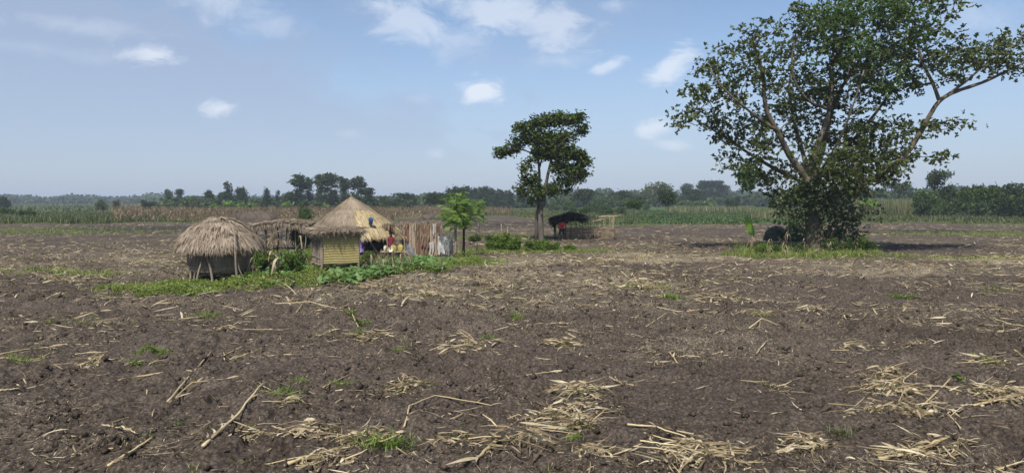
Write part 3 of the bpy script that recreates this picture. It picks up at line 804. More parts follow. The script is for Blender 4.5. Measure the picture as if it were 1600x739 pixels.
PROTO['banana0'] = banana_mesh(11, 1); PROTO['banana1'] = banana_mesh(9, 2)

T = plant
# far left, in the green field
T('green0', 'shrub', 158, 331, 309, wmul=.9, label='dark shrub with an upright tip at the left end of the dry maize', cat='shrub')
T('bush1', 'shrub', 183, 328, 311, wmul=.7, label='slim dark shrub just right of the pair at the dry maize edge', cat='shrub')
T('bush0', 'shrub', 233, 331, 311, wmul=1.0, label='low dark bush standing in the dry maize left of the thatched granary', cat='shrub')
T('round0', 'tree', 264, 320, 292, 330, .62, 'small lone tree with one round crown far left of the gum grove')
T('gum0', 'tree', 282, 320, 296, 300, 1.3, 'ragged double topped tree right of the lone round one at far left')
T('green1', 'shrub', 298, 322, 306, 260, .9, 'small rounded bush between the ragged tree and the next grove', 'shrub')
T('round1', 'tree', 328, 322, 296, 250, .8, 'rounded tree at the left end of the small grove above the granary')
T('round2', 'tree', 345, 322, 298, 255, .7, 'flat dark tree tucked left of the pointed pale green tree')
T('cone1', 'tree', 357, 322, 285, 245, 1.3, 'pointed broad cone shaped tree above the round granary roof')
T('round1', 'tree', 378, 322, 291, 250, .8, 'airy round tree right of the pointed cone shaped tree')
T('cone0', 'tree', 416, 322, 294, 250, 1.3, 'small cone shaped tree standing alone above the open shelter')
T('cone1', 'tree', 434, 322, 298, 260, 1.0, 'shortest pointed tree left of the tall gum grove')
T('round0', 'tree', 450, 322, 296, 240, .9, 'squat dark round tree at the left foot of the gum grove')
gumL = ['tall dark gum tree at the left end of the grove behind the hut', 'slim gum tree second from the left in the grove behind the hut', 'narrow pointed gum tree in the middle of the grove behind the hut',
        'broadest gum tree in the grove left of the hut peak', 'leaning dark gum tree just left of the hut peak', 'gum tree hidden to its middle by the hut peak', 'low gum tree at the right end of the grove, past the hut peak']
for (px, top, wm, k), lb in zip([(468, 274, 1.35, 0), (484, 280, .9, 1), (499, 274, .95, 0), (517, 273, 1.45, 1), (536, 280, 1.2, 0), (560, 278, 1.25, 1), (577, 294, 1.8, 0)], gumL):
    T('gum%d' % k, 'gum_tree', px, 322, top, 225 + 6 * (px % 5), wm, lb, group='gum trees of the grove behind the hut')
T('bush2', 'shrub', 599, 322, 304, 260, 1.2, 'low dark bush on the skyline right of the hut roof', 'shrub')
T('spread', 'tree', 630, 322, 299, 240, 1.1, 'flat topped tree standing alone between the hut and the papaya')
T('round2', 'tree', 645, 322, 304, 250, .9, 'small round tree beside the flat topped tree right of the hut')
T('bush0', 'shrub', 612, 322, 308, 230, 1.3, 'wide green bush under the flat topped tree right of the hut', 'shrub')
# dense plantation behind the papayas
lab = ['dark round tree at the left end of the plantation behind the papayas', 'dark tree second from the left in the plantation behind the papayas']
T('round1', 'tree', 673, 322, 300, 200, 1.1, lab[0]); T('round0', 'tree', 690, 322, 297, 210, 1.0, lab[1])
T('round2', 'tree', 716, 322, 288, 215, .8, 'tree whose round head stands highest over the plantation behind the papayas')
pl = [(700, 294), (708, 295), (727, 291), (733, 292), (741, 294), (748, 293), (755, 292), (762, 292), (769, 294), (777, 296), (784, 297), (790, 298), (797, 299), (722, 293), (738, 296), (752, 296), (765, 297), (681, 300)]
for i, (px, top) in enumerate(pl):
    T('cone%d' % (i % 2), 'conifer_tree', px, 320, top, 300 + 25 * (i % 3), 1.6, ordinal([p[0] for p in pl], i, 'of the pointed plantation trees behind the papayas'), group='pointed trees of the plantation behind the papayas')
# behind the evergreen and the pen
T('round1', 'tree', 815, 322, 296, 230, .9, 'dark tree low behind the left side of the twin stemmed evergreen')
T('round0', 'tree', 912, 322, 290, 240, 1.1, 'dark round tree right behind the crown of the twin stemmed evergreen')
T('round2', 'tree', 935, 322, 298, 300, 1.2, 'bluish far tree right of the one behind the evergreen')
T('round1', 'tree', 958, 320, 299, 330, 1.4, 'wide hazy tree above the thick green bushes behind the pen')
T('round2', 'tree', 975, 320, 295, 280, 1.4, 'dark wide tree left of the pale spreading tree')
T('bush1', 'tree', 990, 322, 300, 260, 1.2, 'dark lower tree at the left edge of the pale spreading tree')
T('pale', 'tree', 1027, 326, 280, 215, .80, 'large pale olive tree with a wide thin crown on the skyline')
T('round0', 'tree', 1044, 328, 291, 160, .9, 'dense blackish green tree in front of the pale spreading tree')
T('round1', 'tree', 1078, 320, 292, 330, 1.2, 'dark hazy tree right of the pale spreading tree')
T('round2', 'tree', 1090, 320, 293, 310, 1.1, 'round hazy tree left of the bluish gums')
for (px, top), lb in zip([(1075, 288), (1100, 283), (1112, 283), (1124, 283), (1133, 290)], ['thin hazy gum poking above the round hazy trees', 'leftmost tall bluish gum left of the broad tree', 'middle tall bluish gum left of the broad tree', 'right hand tall bluish gum left of the broad tree', 'short bluish gum nearest the broad tree crown']):
    T('gum%d' % (px % 2), 'gum_tree', px, 320, top, 420, 1.3, lb, group='hazy bluish gums left of the broad tree')
T('umbrella', 'small_tree', 990, 349, 312, None, .9, 'small umbrella shaped tree on a thin stem at the green crop edge')
T('bush0', 'shrub', 1143, 329, 305, None, .85, 'dark round bush at the far side of the green crop', 'shrub')
T('bush2', 'shrub', 1103, 328, 315, None, .7, 'small dark bush left of the round one across the green crop', 'shrub')
T('young', 'young_tree', 1170, 349, 258, None, .62, 'thin young tree with bright green leaves left of the broad tree')
T('bush1', 'shrub', 1062, 327, 318, None, 1.0, 'low grey green bush below the blackish green tree', 'shrub')
# thick green bushes behind the pen
gb = [(885, 330, 312), (902, 326, 306), (922, 326, 303), (940, 326, 302), (958, 326, 304), (975, 328, 308), (895, 334, 318), (915, 336, 320), (950, 336, 318), (930, 333, 314), (970, 336, 322), (868, 330, 316)]
for i, (px, b_, t_) in enumerate(gb):
    T('green%d' % (i % 3), 'bush', px, b_, t_, None, 1.1, ordinal([p[0] for p in gb], i, 'green bush of the thicket behind the stick pen'), 'bush', 'green bushes of the thicket behind the pen')
for i, (px, b_, t_) in enumerate([(1010, 328, 316), (1070, 326, 311), (1090, 326, 311), (1080, 328, 314)]):
    T('green%d' % (i % 3), 'bush', px, b_, t_, None, 1.2, ['grey green bush under the left side of the pale tree', 'leftmost bush in the banana patch across the crop', 'rightmost bush in the banana patch across the crop', 'front bush in the banana patch across the crop'][i], 'bush')
# bananas
BN = [(350, 324, 310, None), (362, 324, 309, None), (378, 324, 312, None), (394, 324, 311, None), (446, 324, 309, None), (457, 324, 311, None), (512, 324, 312, None), (372, 325, 313, None), (335, 324, 314, None)]
for i, (px, b_, t_, ds) in enumerate(BN):
    T('banana%d' % (i % 2), 'banana_plant', px, b_, t_, 200, 1.0, ordinal([p[0] for p in BN], i, 'light green banana clump behind the dry maize'), 'banana plant', 'banana clumps behind the dry maize', ('stem', 'leaf'))
for i, (px, b_, t_) in enumerate([(1060, 326, 311), (1075, 326, 309), (1088, 326, 310), (1100, 326, 311), (1111, 326, 313)]):
    T('banana%d' % (i % 2), 'banana_plant', px, b_, t_, None, 1.1, ordinal([1060, 1075, 1088, 1100, 1111], i, 'banana plant in the patch beyond the green crop'), 'banana plant', 'banana plants beyond the green crop', ('stem', 'leaf'))
T('banana0', 'banana_plant', 1365, 322, 300, 150, 1.0, 'bright banana plant showing over the reeds just right of the broad tree', 'banana plant', None, ('stem', 'leaf'))
T('banana1', 'banana_plant', 1574, 326, 290, 140, .9, 'bright banana plant among dark trees at the right edge', 'banana plant', None, ('stem', 'leaf'))
# right side
T('spread', 'tree', 1398, 324, 281, 230, .9, 'dark tree seen low between the broad tree limb and the round bush')
T('round1', 'tree', 1375, 324, 292, 260, 1.0, 'hazy dark tree directly right of the broad tree trunk')
T('spread', 'tree', 1465, 326, 260, 150, .55, 'layered dark tree rising behind the round bush on the right')
T('round2', 'tree', 1480, 326, 284, 150, .7, 'green tree at the right foot of the layered dark tree')
T('green1', 'bush', 1440, 339, 291, None, .85, 'broad round green bush in the reeds right of the broad tree', 'bush')
T('green2', 'bush', 1463, 338, 294, None, .65, 'smaller round bush touching the broad one in the reeds', 'bush')
T('umbrella', 'small_tree', 1513, 344, 296, None, .75, 'low umbrella shaped tree, left one of the pair at the right')
T('umbrella', 'small_tree', 1542, 346, 292, None, .8, 'darker umbrella shaped tree, right one of the pair at the right')
T('round0', 'tree', 1510, 326, 286, 150, .8, 'dark tree behind the left umbrella shaped tree')
T('round1', 'tree', 1530, 326, 287, 145, .8, 'dark tree behind the right umbrella shaped tree')
T('round2', 'tree', 1556, 328, 285, 150, .8, 'dark tree left of the right edge bananas')
T('round0', 'tree', 1590, 330, 279, 140, 1.0, 'tallest dark tree at the right edge of the view')
T('bush0', 'shrub', 1583, 341, 300, None, .8, 'rank dark bush below the tallest tree at the right edge', 'shrub')
T('bush2', 'shrub', 1602, 342, 299, None, .8, 'dark bush cut by the right edge of the view', 'shrub')
for _px, _b, _t, _l in ((1498, 338, 304, 'grey green bush left of the umbrella shaped pair'), (1528, 339, 303, 'bush mass between the two umbrella shaped trees'), (1560, 339, 300, 'rank bush right of the umbrella shaped pair'), (1580, 337, 297, 'bush under the right edge banana leaf'), (1620, 338, 296, 'bush mass just past the right edge')):
    T('green%d' % (_px % 3), 'bush', _px, _b, _t, None, 1.0, _l, 'bush')
T('spread', 'tree', 1345, 324, 288, 210, 1.0, 'flat hazy tree half hidden by the broad tree trunk')
T('bush1', 'shrub', 1210, 330, 306, None, .9, 'dark bush seen under the left side of the broad tree', 'shrub')
T('green0', 'shrub', 8, 338, 322, None, 1.6, 'wide green bush mass at the far left edge', 'shrub')
T('green2', 'shrub', 38, 341, 324, None, 1.3, 'green bush second from the left edge', 'shrub')
T('bush2', 'shrub', 4, 322, 304, 260, .9, 'small dark tree top on the skyline at the left edge', 'shrub')

# far wood that reads as one mass
def far_wood():
    g = Geo()
    def row(px0, px1, dist, h0, h1, n, rad, seed, nl=42, L=2.2):
        rs = np.random.default_rng(seed)
        for i in range(n):
            px = px0 + (px1 - px0) * (i + rs.uniform(-.4, .4)) / n; d = dist * rs.uniform(.94, 1.06)
            q = at(px, HOR, d); hh = h0 + (h1 - h0) * fbm(np.array([px / 60.]), np.array([dist * .01]), 3, 7)[0] * rs.uniform(.8, 1.15)
            dd = nrm(rs.normal(0, 1, (nl, 3))); c = np.array([q[0], d, hh * .55]) + dd * np.array([rad, rad, hh * .5]) * rs.uniform(.6, 1, (nl, 1))
            leaves(g, c, nrm(rs.normal(0, 1, (nl, 3))), dd + [0, 0, .4], L, L * .6, rs.uniform(.1, .7) + rs.normal(0, .05, nl))
    row(-700, 620, 900, 5, 14, 260, 7, 1, 60, 3.2)
    row(-700, 340, 700, 2, 8, 150, 6, 2, 40, 2.4)
    row(300, 700, 420, 3, 7, 80, 5, 3, 50, 2)
    row(540, 660, 650, 5, 10, 22, 7, 14, 60, 2.6); row(655, 860, 650, 6, 11, 40, 8, 15, 60, 3); row(850, 2500, 650, 8, 17, 290, 8, 4, 60, 3)
    row(880, 1350, 380, 3, 9, 60, 5, 5, 60, 2)
    row(1320, 2500, 260, 4, 8, 170, 4, 6, 60, 1.6)
    row(250, 640, 250, 2, 4.6, 80, 2.6, 8, 50, 1.1)
    row(640, 900, 330, 2, 6, 60, 4, 9, 50, 1.6)
    tag(g.build('distant_wood', M['leaf_dark']), 'hazy blue green belt of far off woodland along the horizon', 'woodland', kind='stuff')
far_wood()

# ---------------------------------------------------------------- standing crops, grass and reeds (uncountable)
def wander(px0, px1, y0, y1, n, seed, py=None):
    rs = np.random.default_rng(seed)
    y = np.sqrt(rs.uniform(y0 ** 2, y1 ** 2, n)); px = rs.uniform(px0, px1, n); x = (px - 800) / F0 * y
    e = edge_dist(x, y) + (fbm(x / 6, y / 9, 3, 70) - .5) * -14
    k = y > e + 2; return x[k], y[k]
def blades(g, x, y, h, w_, per, seed, lean=.25, prof=(1, .8, .05), spread=.1, vlo=0, vhi=1):
    rs = np.random.default_rng(seed); n = len(x)
    X = np.repeat(x, per) + rs.normal(0, spread, n * per); Y = np.repeat(y, per) + rs.normal(0, spread, n * per)
    N = n * per; Z = hgt(X, Y)
    a_ = rs.uniform(0, 6.28, N); D = np.stack([np.cos(a_) * lean, np.sin(a_) * lean, np.ones(N)], 1) * 1.0
    D[:, :2] *= rs.uniform(.1, 1.6, (N, 1))
    S = np.stack([-np.sin(a_), np.cos(a_), np.zeros(N)], 1)
    bend = np.stack([np.cos(a_), np.sin(a_), -.5 * np.ones(N)], 1) * lean * rs.uniform(.2, 1.2, (N, 1))
    base = np.repeat(rs.uniform(vlo, vhi, n), per)
    strips(g, np.stack([X, Y, Z - .02], 1), D, S, h * rs.uniform(.5, 1.15, N), w_, bend, prof, np.clip(base + rs.normal(0, .12, N), 0, 1))
def maize_rows(g, x, y, h, seed):
    rs = np.random.default_rng(seed); n = len(x); Z = hgt(x, y); H = h * rs.uniform(.6, 1.1, n)
    P = np.stack([x, y, Z], 1); tilt = rs.normal(0, .10, (n, 2)); top = P + np.stack([tilt[:, 0] * H, tilt[:, 1] * H, H], 1)
    v = rs.uniform(.15, .75, n)
    sticks(g, P, top, .016, .008, 3, v)
    k = 6; t = np.tile(np.linspace(.25, .95, k), n); Pk = np.repeat(P, k, 0) + np.repeat(top - P, k, 0) * t[:, None]
    a_ = rs.uniform(0, 6.28, n * k); D = np.stack([np.cos(a_), np.sin(a_), rs.uniform(-.6, .9, n * k)], 1)
    S = np.stack([-np.sin(a_), np.cos(a_), np.zeros(n * k)], 1)
    strips(g, Pk, D, S, rs.uniform(.3, .65, n * k), .045, np.tile([0, 0, -1.0], (n * k, 1)), [.6, 1, .7, .1], np.clip(np.repeat(v, k) + rs.normal(0, .22, n * k), 0, 1), curl=1.5)
g = Geo()
x, y = wander(178, 800, 100, 190, 5200, 41); k = ~((x > -45) & (y < 0)); maize_rows(g, x, y, 1.9, 42)
x, y = wander(150, 700, 190, 420, 2600, 43); maize_rows(g, x, y, 2.1, 44)
tag(g.build('standing_maize', M['dry_maize']), 'brown field of dried standing maize behind the homestead', 'maize', kind='stuff')
g = Geo()
x, y = wander(-500, 260, 92, 170, 9000, 45); blades(g, x, y, .95, .05, 4, 46, vlo=.05, vhi=.9)
x, y = wander(-500, 700, 170, 520, 6000, 47); blades(g, x, y, 1.1, .16, 3, 48)
x, y = wander(178, 900, 96, 108, 3500, 49); blades(g, x, y, .55, .03, 4, 50)
x, y = wander(700, 1000, 90, 260, 6500, 51); blades(g, x, y, .5, .06, 4, 52, vlo=.2, vhi=1)
x, y = wander(1330, 2300, 92, 175, 9000, 53); blades(g, x, y, .55, .05, 4, 54, vlo=.1, vhi=.9)
tag(g.build('field_grass', M['grass_field']), 'rough olive grass covering the land beyond the ploughed field', 'grass', kind='stuff')
g = Geo()
x, y = wander(870, 1345, 88, 230, 12000, 55); blades(g, x, y, .42, .07, 4, 56, lean=.6, prof=(.6, 1, .1))
tag(g.build('green_crop', M['grass_crop']), 'low deep green crop between the pen and the broad tree', 'crop', kind='stuff')
g = Geo()
x, y = wander(1335, 1490, 152, 240, 4200, 57); blades(g, x, y, 3.7, .06, 4, 58, lean=.12, prof=(1, .9, .6, .05), spread=.2)
x, y = wander(1175, 1345, 125, 170, 1700, 59); blades(g, x, y, 1.7, .06, 4, 60, lean=.15, prof=(1, .9, .6, .05), spread=.2)
x, y = wander(1040, 1180, 190, 260, 1200, 61); blades(g, x, y, 1.8, .09, 3, 62, lean=.15, spread=.2)
x, y = wander(690, 800, 110, 150, 900, 63); blades(g, x, y, 2.1, .05, 3, 64, lean=.12, spread=.2)
tag(g.build('reed_bed', M['reed']), 'tall grey green reeds and elephant grass beyond the field edge', 'reeds', kind='stuff')
#--PART2--
# ---------------------------------------------------------------- thatch
def revolve(g, rz_list, sides=36, a=.3, wob=.02, seed=1):
    rs = np.random.default_rng(seed); n = len(rz_list)
    th = np.arange(sides) * 2 * math.pi / sides; v = []
    for r, z in rz_list:
        rr = r * (1 + rs.normal(0, wob, sides)); v.append(np.stack([rr * np.cos(th), rr * np.sin(th), np.full(sides, z)], 1))
    v = np.concatenate(v); f = []
    for i in range(n - 1):
        for k in range(sides):
            k2 = (k + 1) % sides; f.append([i * sides + k, i * sides + k2, (i + 1) * sides + k2, (i + 1) * sides + k])
    g.add(v, f, a)
def thatch_round(g, rzs, n, L, w_, seed=1, lift=.12, jit=.18, vlo=.1, vhi=.9, sector=None, off=(0, 0), clumpy=.25, shag=0.0):
    rs = np.random.default_rng(seed); rzs = np.array(rzs)
    seg = np.linalg.norm(np.diff(rzs, axis=0), axis=1); s_ = np.concatenate([[0], np.cumsum(seg)])
    wgt = rs.uniform(0, 1, n) ** .62 * s_[-1]
    r = np.interp(wgt, s_, rzs[:, 0]); z = np.interp(wgt, s_, rzs[:, 1])
    r2 = np.interp(wgt + .05, s_, rzs[:, 0]); z2 = np.interp(wgt + .05, s_, rzs[:, 1])
    over = wgt + .05 > s_[-1]
    dr = np.where(over, rzs[-1, 0] - rzs[-2, 0], r2 - r); dz = np.where(over, rzs[-1, 1] - rzs[-2, 1], z2 - z)
    th = rs.uniform(*(sector or (0, 2 * math.pi)), n)
    c, s2 = np.cos(th), np.sin(th)
    D = nrm(np.stack([dr * c, dr * s2, dz], 1)); S = np.stack([-s2, c, np.zeros(n)], 1)
    Nn = nrm(np.cross(S, D)); Nn = np.where(Nn[:, 2:3] < 0, -Nn, Nn)
    D2 = D + S * rs.normal(0, jit, (n, 1)) + Nn * rs.uniform(0, lift, (n, 1))
    cl = fbm(th * 4 + 9, wgt * 5, 3, seed)
    P = np.stack([r * c + off[0], r * s2 + off[1], z], 1) + Nn * (rs.uniform(.0, .045, (n, 1)) + shag * (cl[:, None] - .35))
    v = np.clip(vlo + (vhi - vlo) * (rs.uniform(0, 1, n) * (1 - clumpy) + (cl - .25) * 2 * clumpy), 0, 1)
    strips(g, P, D2, S, L * rs.uniform(.6, 1.3, n), w_ * rs.uniform(.6, 1.4, n), np.tile([0, 0, -.12], (n, 1)), [.7, 1, .8, .2], v, curl=.8)
def fringe(g, a, b, n, L, w_, seed, out=(0, 0, 0), vlo=.2, vhi=.9):
    rs = np.random.default_rng(seed); a = np.array(a, float); b = np.array(b, float)
    t = rs.uniform(0, 1, n)[:, None]; P = a + (b - a) * t + rs.normal(0, .03, (n, 3))
    d = nrm(b - a); D = np.tile([0, 0, -1.0], (n, 1)) + rs.normal(0, .35, (n, 3)) + np.array(out)
    strips(g, P, D, np.tile(d, (n, 1)) + rs.normal(0, .3, (n, 3)), L * rs.uniform(.4, 1.2, n), w_, np.tile([0, 0, -.3], (n, 1)), [.8, 1, .7, .15], rs.uniform(vlo, vhi, n), curl=1)

def pole(name, mat, parent, a, b, r0, r1=None, sides=7, bend=.02, seed=0):
    rs = np.random.default_rng(seed + int(abs(a[0]) * 1000) + int(abs(b[2]) * 100)); g = Geo(); a = np.array(a, float); b = np.array(b, float)
    L = np.linalg.norm(b - a); t = np.linspace(0, 1, 6)[:, None]; off = rs.normal(0, bend * L, 3)
    P = a + (b - a) * t + off * (t * (1 - t)) * 4 + rs.normal(0, .004, (6, 3))
    tube(g, P, np.linspace(r0, r1 if r1 else r0 * .8, 6), sides, rs.uniform(.2, .8), wob=.05)
    return g.build(name, mat, parent, True)

# ---------------------------------------------------------------- round granary on poles, in front
def round_granary():
    b = gp(345, 437.5); D0 = b[1]
    root = thing('round_granary', 'round wicker granary raised on leaning poles under a shaggy domed straw roof', 'granary', tuple(b))
    w_ = Geo(); revolve(w_, [(1.02, .30), (1.14, .42), (1.20, .65), (1.23, .95), (1.22, 1.4)], 64, .4, .010, 2)
    k = 150; th = np.linspace(0, 2 * math.pi, k, endpoint=False)
    def rim(z, r): return np.stack([r * np.cos(th), r * np.sin(th), np.full(k, z)], 1) + R.normal(0, .008, (k, 3))
    sticks(w_, rim(.30, 1.045), rim(.65, 1.215), .011, .011, 4, R.uniform(0, 1, k)); sticks(w_, rim(.65, 1.215), rim(1.35, 1.24), .011, .009, 4, R.uniform(0, 1, k))
    w_.build('wicker_wall', M['wall_wicker'], root)
    for z, r in ((.42, 1.17), (.60, 1.225), (.78, 1.245), (.95, 1.26)):
        h = Geo(); t = np.linspace(0, 2 * math.pi, 41); tube(h, np.stack([r * np.cos(t), r * np.sin(t), z + .02 * np.sin(t * 3 + z * 9)], 1), .013, 5, .7, cap=False)
        h.build('hoop', M['pole_grey'], root)
    f = Geo(); revolve(f, [(.01, .31), (1.06, .29), (1.10, .22), (.01, .22)], 30, .3, .02)
    for i in range(16):
        yy = -1 + 2 * i / 15; xx = math.sqrt(max(0.02, 1.30 - yy * yy)); sticks(f, [(-xx, yy, .20)], [(xx, yy, .20)], .03, .028, 5, .4, True)
    f.build('platform', M['pole_dark'], root)
    prof = [(.02, 2.40), (.28, 2.36), (.60, 2.26), (.90, 2.08), (1.16, 1.84), (1.36, 1.60), (1.48, 1.38)]
    s_ = Geo(); revolve(s_, prof, 48, .25, .012, 5); revolve(s_, [(1.46, 1.39), (1.2, 1.46), (.2, 2.1)], 48, .1, .01, 6)
    thatch_round(s_, prof, 9500, .34, .013, 7, lift=.25, jit=.34, vlo=.0, vhi=1, clumpy=.5, shag=.28)
    thatch_round(s_, prof[3:], 3200, .34, .012, 8, lift=.34, jit=.4, vlo=.1, vhi=1, clumpy=.4, shag=.3)
    th = R.uniform(0, 2 * math.pi, 2600); rr = 1.48 + R.normal(0, .05, 2600)
    P = np.stack([rr * np.cos(th), rr * np.sin(th), 1.38 + R.normal(0, .05, 2600)], 1)
    Dn = np.stack([np.cos(th) * .35, np.sin(th) * .35, -np.ones(2600)], 1) + R.normal(0, .25, (2600, 3))
    strips(s_, P, Dn, np.stack([-np.sin(th), np.cos(th), 0 * th], 1), R.uniform(.08, .26, 2600) * (1 + .6 * np.sin(th * 9)), .011, np.tile([0, 0, -.2], (2600, 1)), [.8, 1, .7, .1], R.uniform(0, .8, 2600), curl=1)
    s_.build('thatched_roof', M['thatch_old'], root)
    def q(px, py, y_): p = at(px, py, D0 + y_); return p - b
    for (x0, y0, x1, y1, dy0, dy1, r) in [(297, 394, 297, 441, -.7, -.9, .045), (309, 412, 303, 439, -.9, -1.0, .04), (319, 400, 307, 444, -1.2, -1.6, .04), (321, 396, 332, 443, -1.25, -1.5, .048), (367, 392, 371, 438, -1.25, -1.2, .05), (370, 404, 386, 432, -1.15, -1.0, .028), (391, 392, 391, 432, -.6, -.5, .035), (340, 405, 338, 432, .9, .9, .05), (372, 405, 372, 428, .9, .9, .05)]:
        c = q(x1, y1, dy1); c[2] = gz(b[0] + c[0], b[1] + c[1]) - b[2] - .06
        pole('support_pole', M['pole_grey'], root, c, q(x0, y0, dy0), r, r * .8, 8, .03, int(x0))
    a_ = q(364, 357, -1.05); c_ = q(367, 392, -1.62)
    pole('roof_stick', M['pole_grey'], root, a_ + [0, 0, .03], c_, .035, .03, 7, .02, 3)
    pole('roof_stick', M['thatch_old'], root, q(325, 377, -1.5), q(311, 362, -1.1), .022, .012, 6, .05, 4)
round_granary()

# ---------------------------------------------------------------- square granary with the yellow mat
def square_granary():
    b = gp(524, 427)
    root = thing('square_granary', 'small square granary on legs walled with a yellow reed mat under a flat straw roof', 'granary', tuple(b), math.radians(28))
    s_ = .82; zb, zt = .52, 1.78
    # the mat: a ribbed sheet with its own thickness
    nx, nz = 34, 90; X, Z = np.meshgrid(np.linspace(-s_, s_, nx), np.linspace(zb - .02, zt, nz), indexing='ij')
    Y = -s_ - .03 + .017 * np.abs(np.sin((Z + .012 * np.sin(X * 5)) * math.pi / .108)) * -1 + .02 * np.sin(X * 4 + Z * 2)
    v = np.stack([X, Y, Z], -1).reshape(-1, 3); i = np.arange(nx - 1)[:, None] * nz; k = np.arange(nz - 1)[None]
    f = np.stack([i + k, i + nz + k, i + nz + k + 1, i + k + 1], -1).reshape(-1, 4)
    m = Geo(); m.add(v, f); m.add(v + [0, .02, 0], f[:, ::-1]); m.build('reed_mat', M['mat_yellow'], root, True)
    for side in ('l', 'r', 'b'):
        w_ = Geo(); n = 36; t = np.linspace(-s_, s_, n)
        if side == 'l': P = np.stack([np.full(n, -s_), t, np.full(n, zb)], 1)
        elif side == 'r': P = np.stack([np.full(n, s_), t, np.full(n, zb)], 1)
        else: P = np.stack([t, np.full(n, s_), np.full(n, zb)], 1)
        P = P + R.normal(0, .01, P.shape); Q = P + np.array([0, 0, zt - zb]) + R.normal(0, .02, P.shape)
        sticks(w_, P, Q, .022, .018, 5, R.uniform(0, 1, n))
        w_.build('stick_wall', M['pole_grey'], root)
        for z in (zb + .2, zb + .8):
            h = Geo(); off = {'l': (-s_ - .04, -s_, -s_ - .04, s_), 'r': (s_ + .04, -s_, s_ + .04, s_), 'b': (-s_, s_ + .04, s_, s_ + .04)}[side]
            tube(h, [(off[0], off[1], z), ((off[0] + off[2]) / 2, (off[1] + off[3]) / 2, z + .03), (off[2], off[3], z)], .014, 5, .6); h.build('cross_stick', M['pole_grey'], root)
    p = Geo()
    for k in range(18): sticks(p, [(-s_ - .12 + R.uniform(-.05, .1), -s_ + k * s_ * 2 / 17, zb - .06)], [(s_ + .08 + R.uniform(-.05, .2), -s_ + k * s_ * 2 / 17, zb - .06)], .035, .03, 5, R.uniform(.2, .8), True)
    p.build('floor_poles', M['pole_grey'], root)
    for (x, y) in ((-s_, -s_), (.0, -s_ + .1), (s_, -s_), (-s_, s_), (s_, s_), (0, s_)):
        c = math.cos(.489); s2 = math.sin(.489); wx, wy = b[0] + x * c - y * s2, b[1] + x * s2 + y * c
        pole('leg', M['pole_grey'], root, (x, y, gz(wx, wy) - b[2] - .1), (x * 1.02, y * 1.02, zb if x == 0 else zt - .02), .06, .05, 8, .015, int(x * 10))
    # roof: bed of straw over sticks
    r = Geo(); e = 1.0; n = 24
    X, Y = np.meshgrid(np.linspace(-e, e, n), np.linspace(-e, e, n), indexing='ij')
    Zt = 2.02 - .10 * (X ** 2 + Y ** 2) / e ** 2 + (fbm(X * 3, Y * 3, 3, 5) - .5) * .12
    v = np.stack([X + R.normal(0, .03, X.shape), Y + R.normal(0, .03, X.shape), Zt], -1).reshape(-1, 3); i = np.arange(n - 1)[:, None] * n; k = np.arange(n - 1)[None]
    f = np.stack([i + k, i + n + k, i + n + k + 1, i + k + 1], -1).reshape(-1, 4); r.add(v, f, .4)
    vb = v.copy(); vb[:, 2] = 1.80; r.add(vb, f[:, ::-1], .2)
    N = 5200; P = np.stack([R.uniform(-e, e, N), R.uniform(-e, e, N)], 1); a_ = np.arctan2(P[:, 1], P[:, 0]) + R.normal(0, .8, N)
    P = np.concatenate([P, (2.03 - .10 * (P ** 2).sum(1) / e ** 2)[:, None] + R.normal(0, .03, (N, 1))], 1)
    strips(r, P, np.stack([np.cos(a_), np.sin(a_), R.normal(-.05, .12, N)], 1), np.stack([-np.sin(a_), np.cos(a_), 0 * a_], 1), R.uniform(.2, .5, N), .010, np.tile([0, 0, -.2], (N, 1)), [.7, 1, .8, .2], R.uniform(0, 1, N), curl=.8)
    for a2, b2 in (((-e, -e), (e, -e)), ((e, -e), (e, e)), ((-e, e), (e, e)), ((-e, -e), (-e, e))):
        fringe(r, (a2[0] * .97, a2[1] * .97, 1.93), (b2[0] * .97, b2[1] * .97, 1.93), 900, .22, .010, 3)
        fringe(r, (a2[0] * .9, a2[1] * .9, 1.86), (b2[0] * .9, b2[1] * .9, 1.86), 700, .26, .010, 4, vlo=.3, vhi=1)
    r.build('straw_roof', M['thatch_old'], root)
    for i in range(9):
        y = -1.05 + i * .2 + R.uniform(-.05, .05); z = 2.05 - .03 * abs(y)
        pole('roof_stick', M['pole_tan' if i % 2 else 'pole_grey'], root, (-1.3 + R.uniform(-.1, .2), y, z - .05), (1.12 + R.uniform(-.2, .25), y + R.uniform(-.2, .2), z - .03), .02, .014, 5, .02, i)
    pole('prop_stick', M['pole_grey'], root, (1.0, -.9, 1.75), (1.9, -.35, .75), .018, .014, 5, .02, 77)
square_granary()

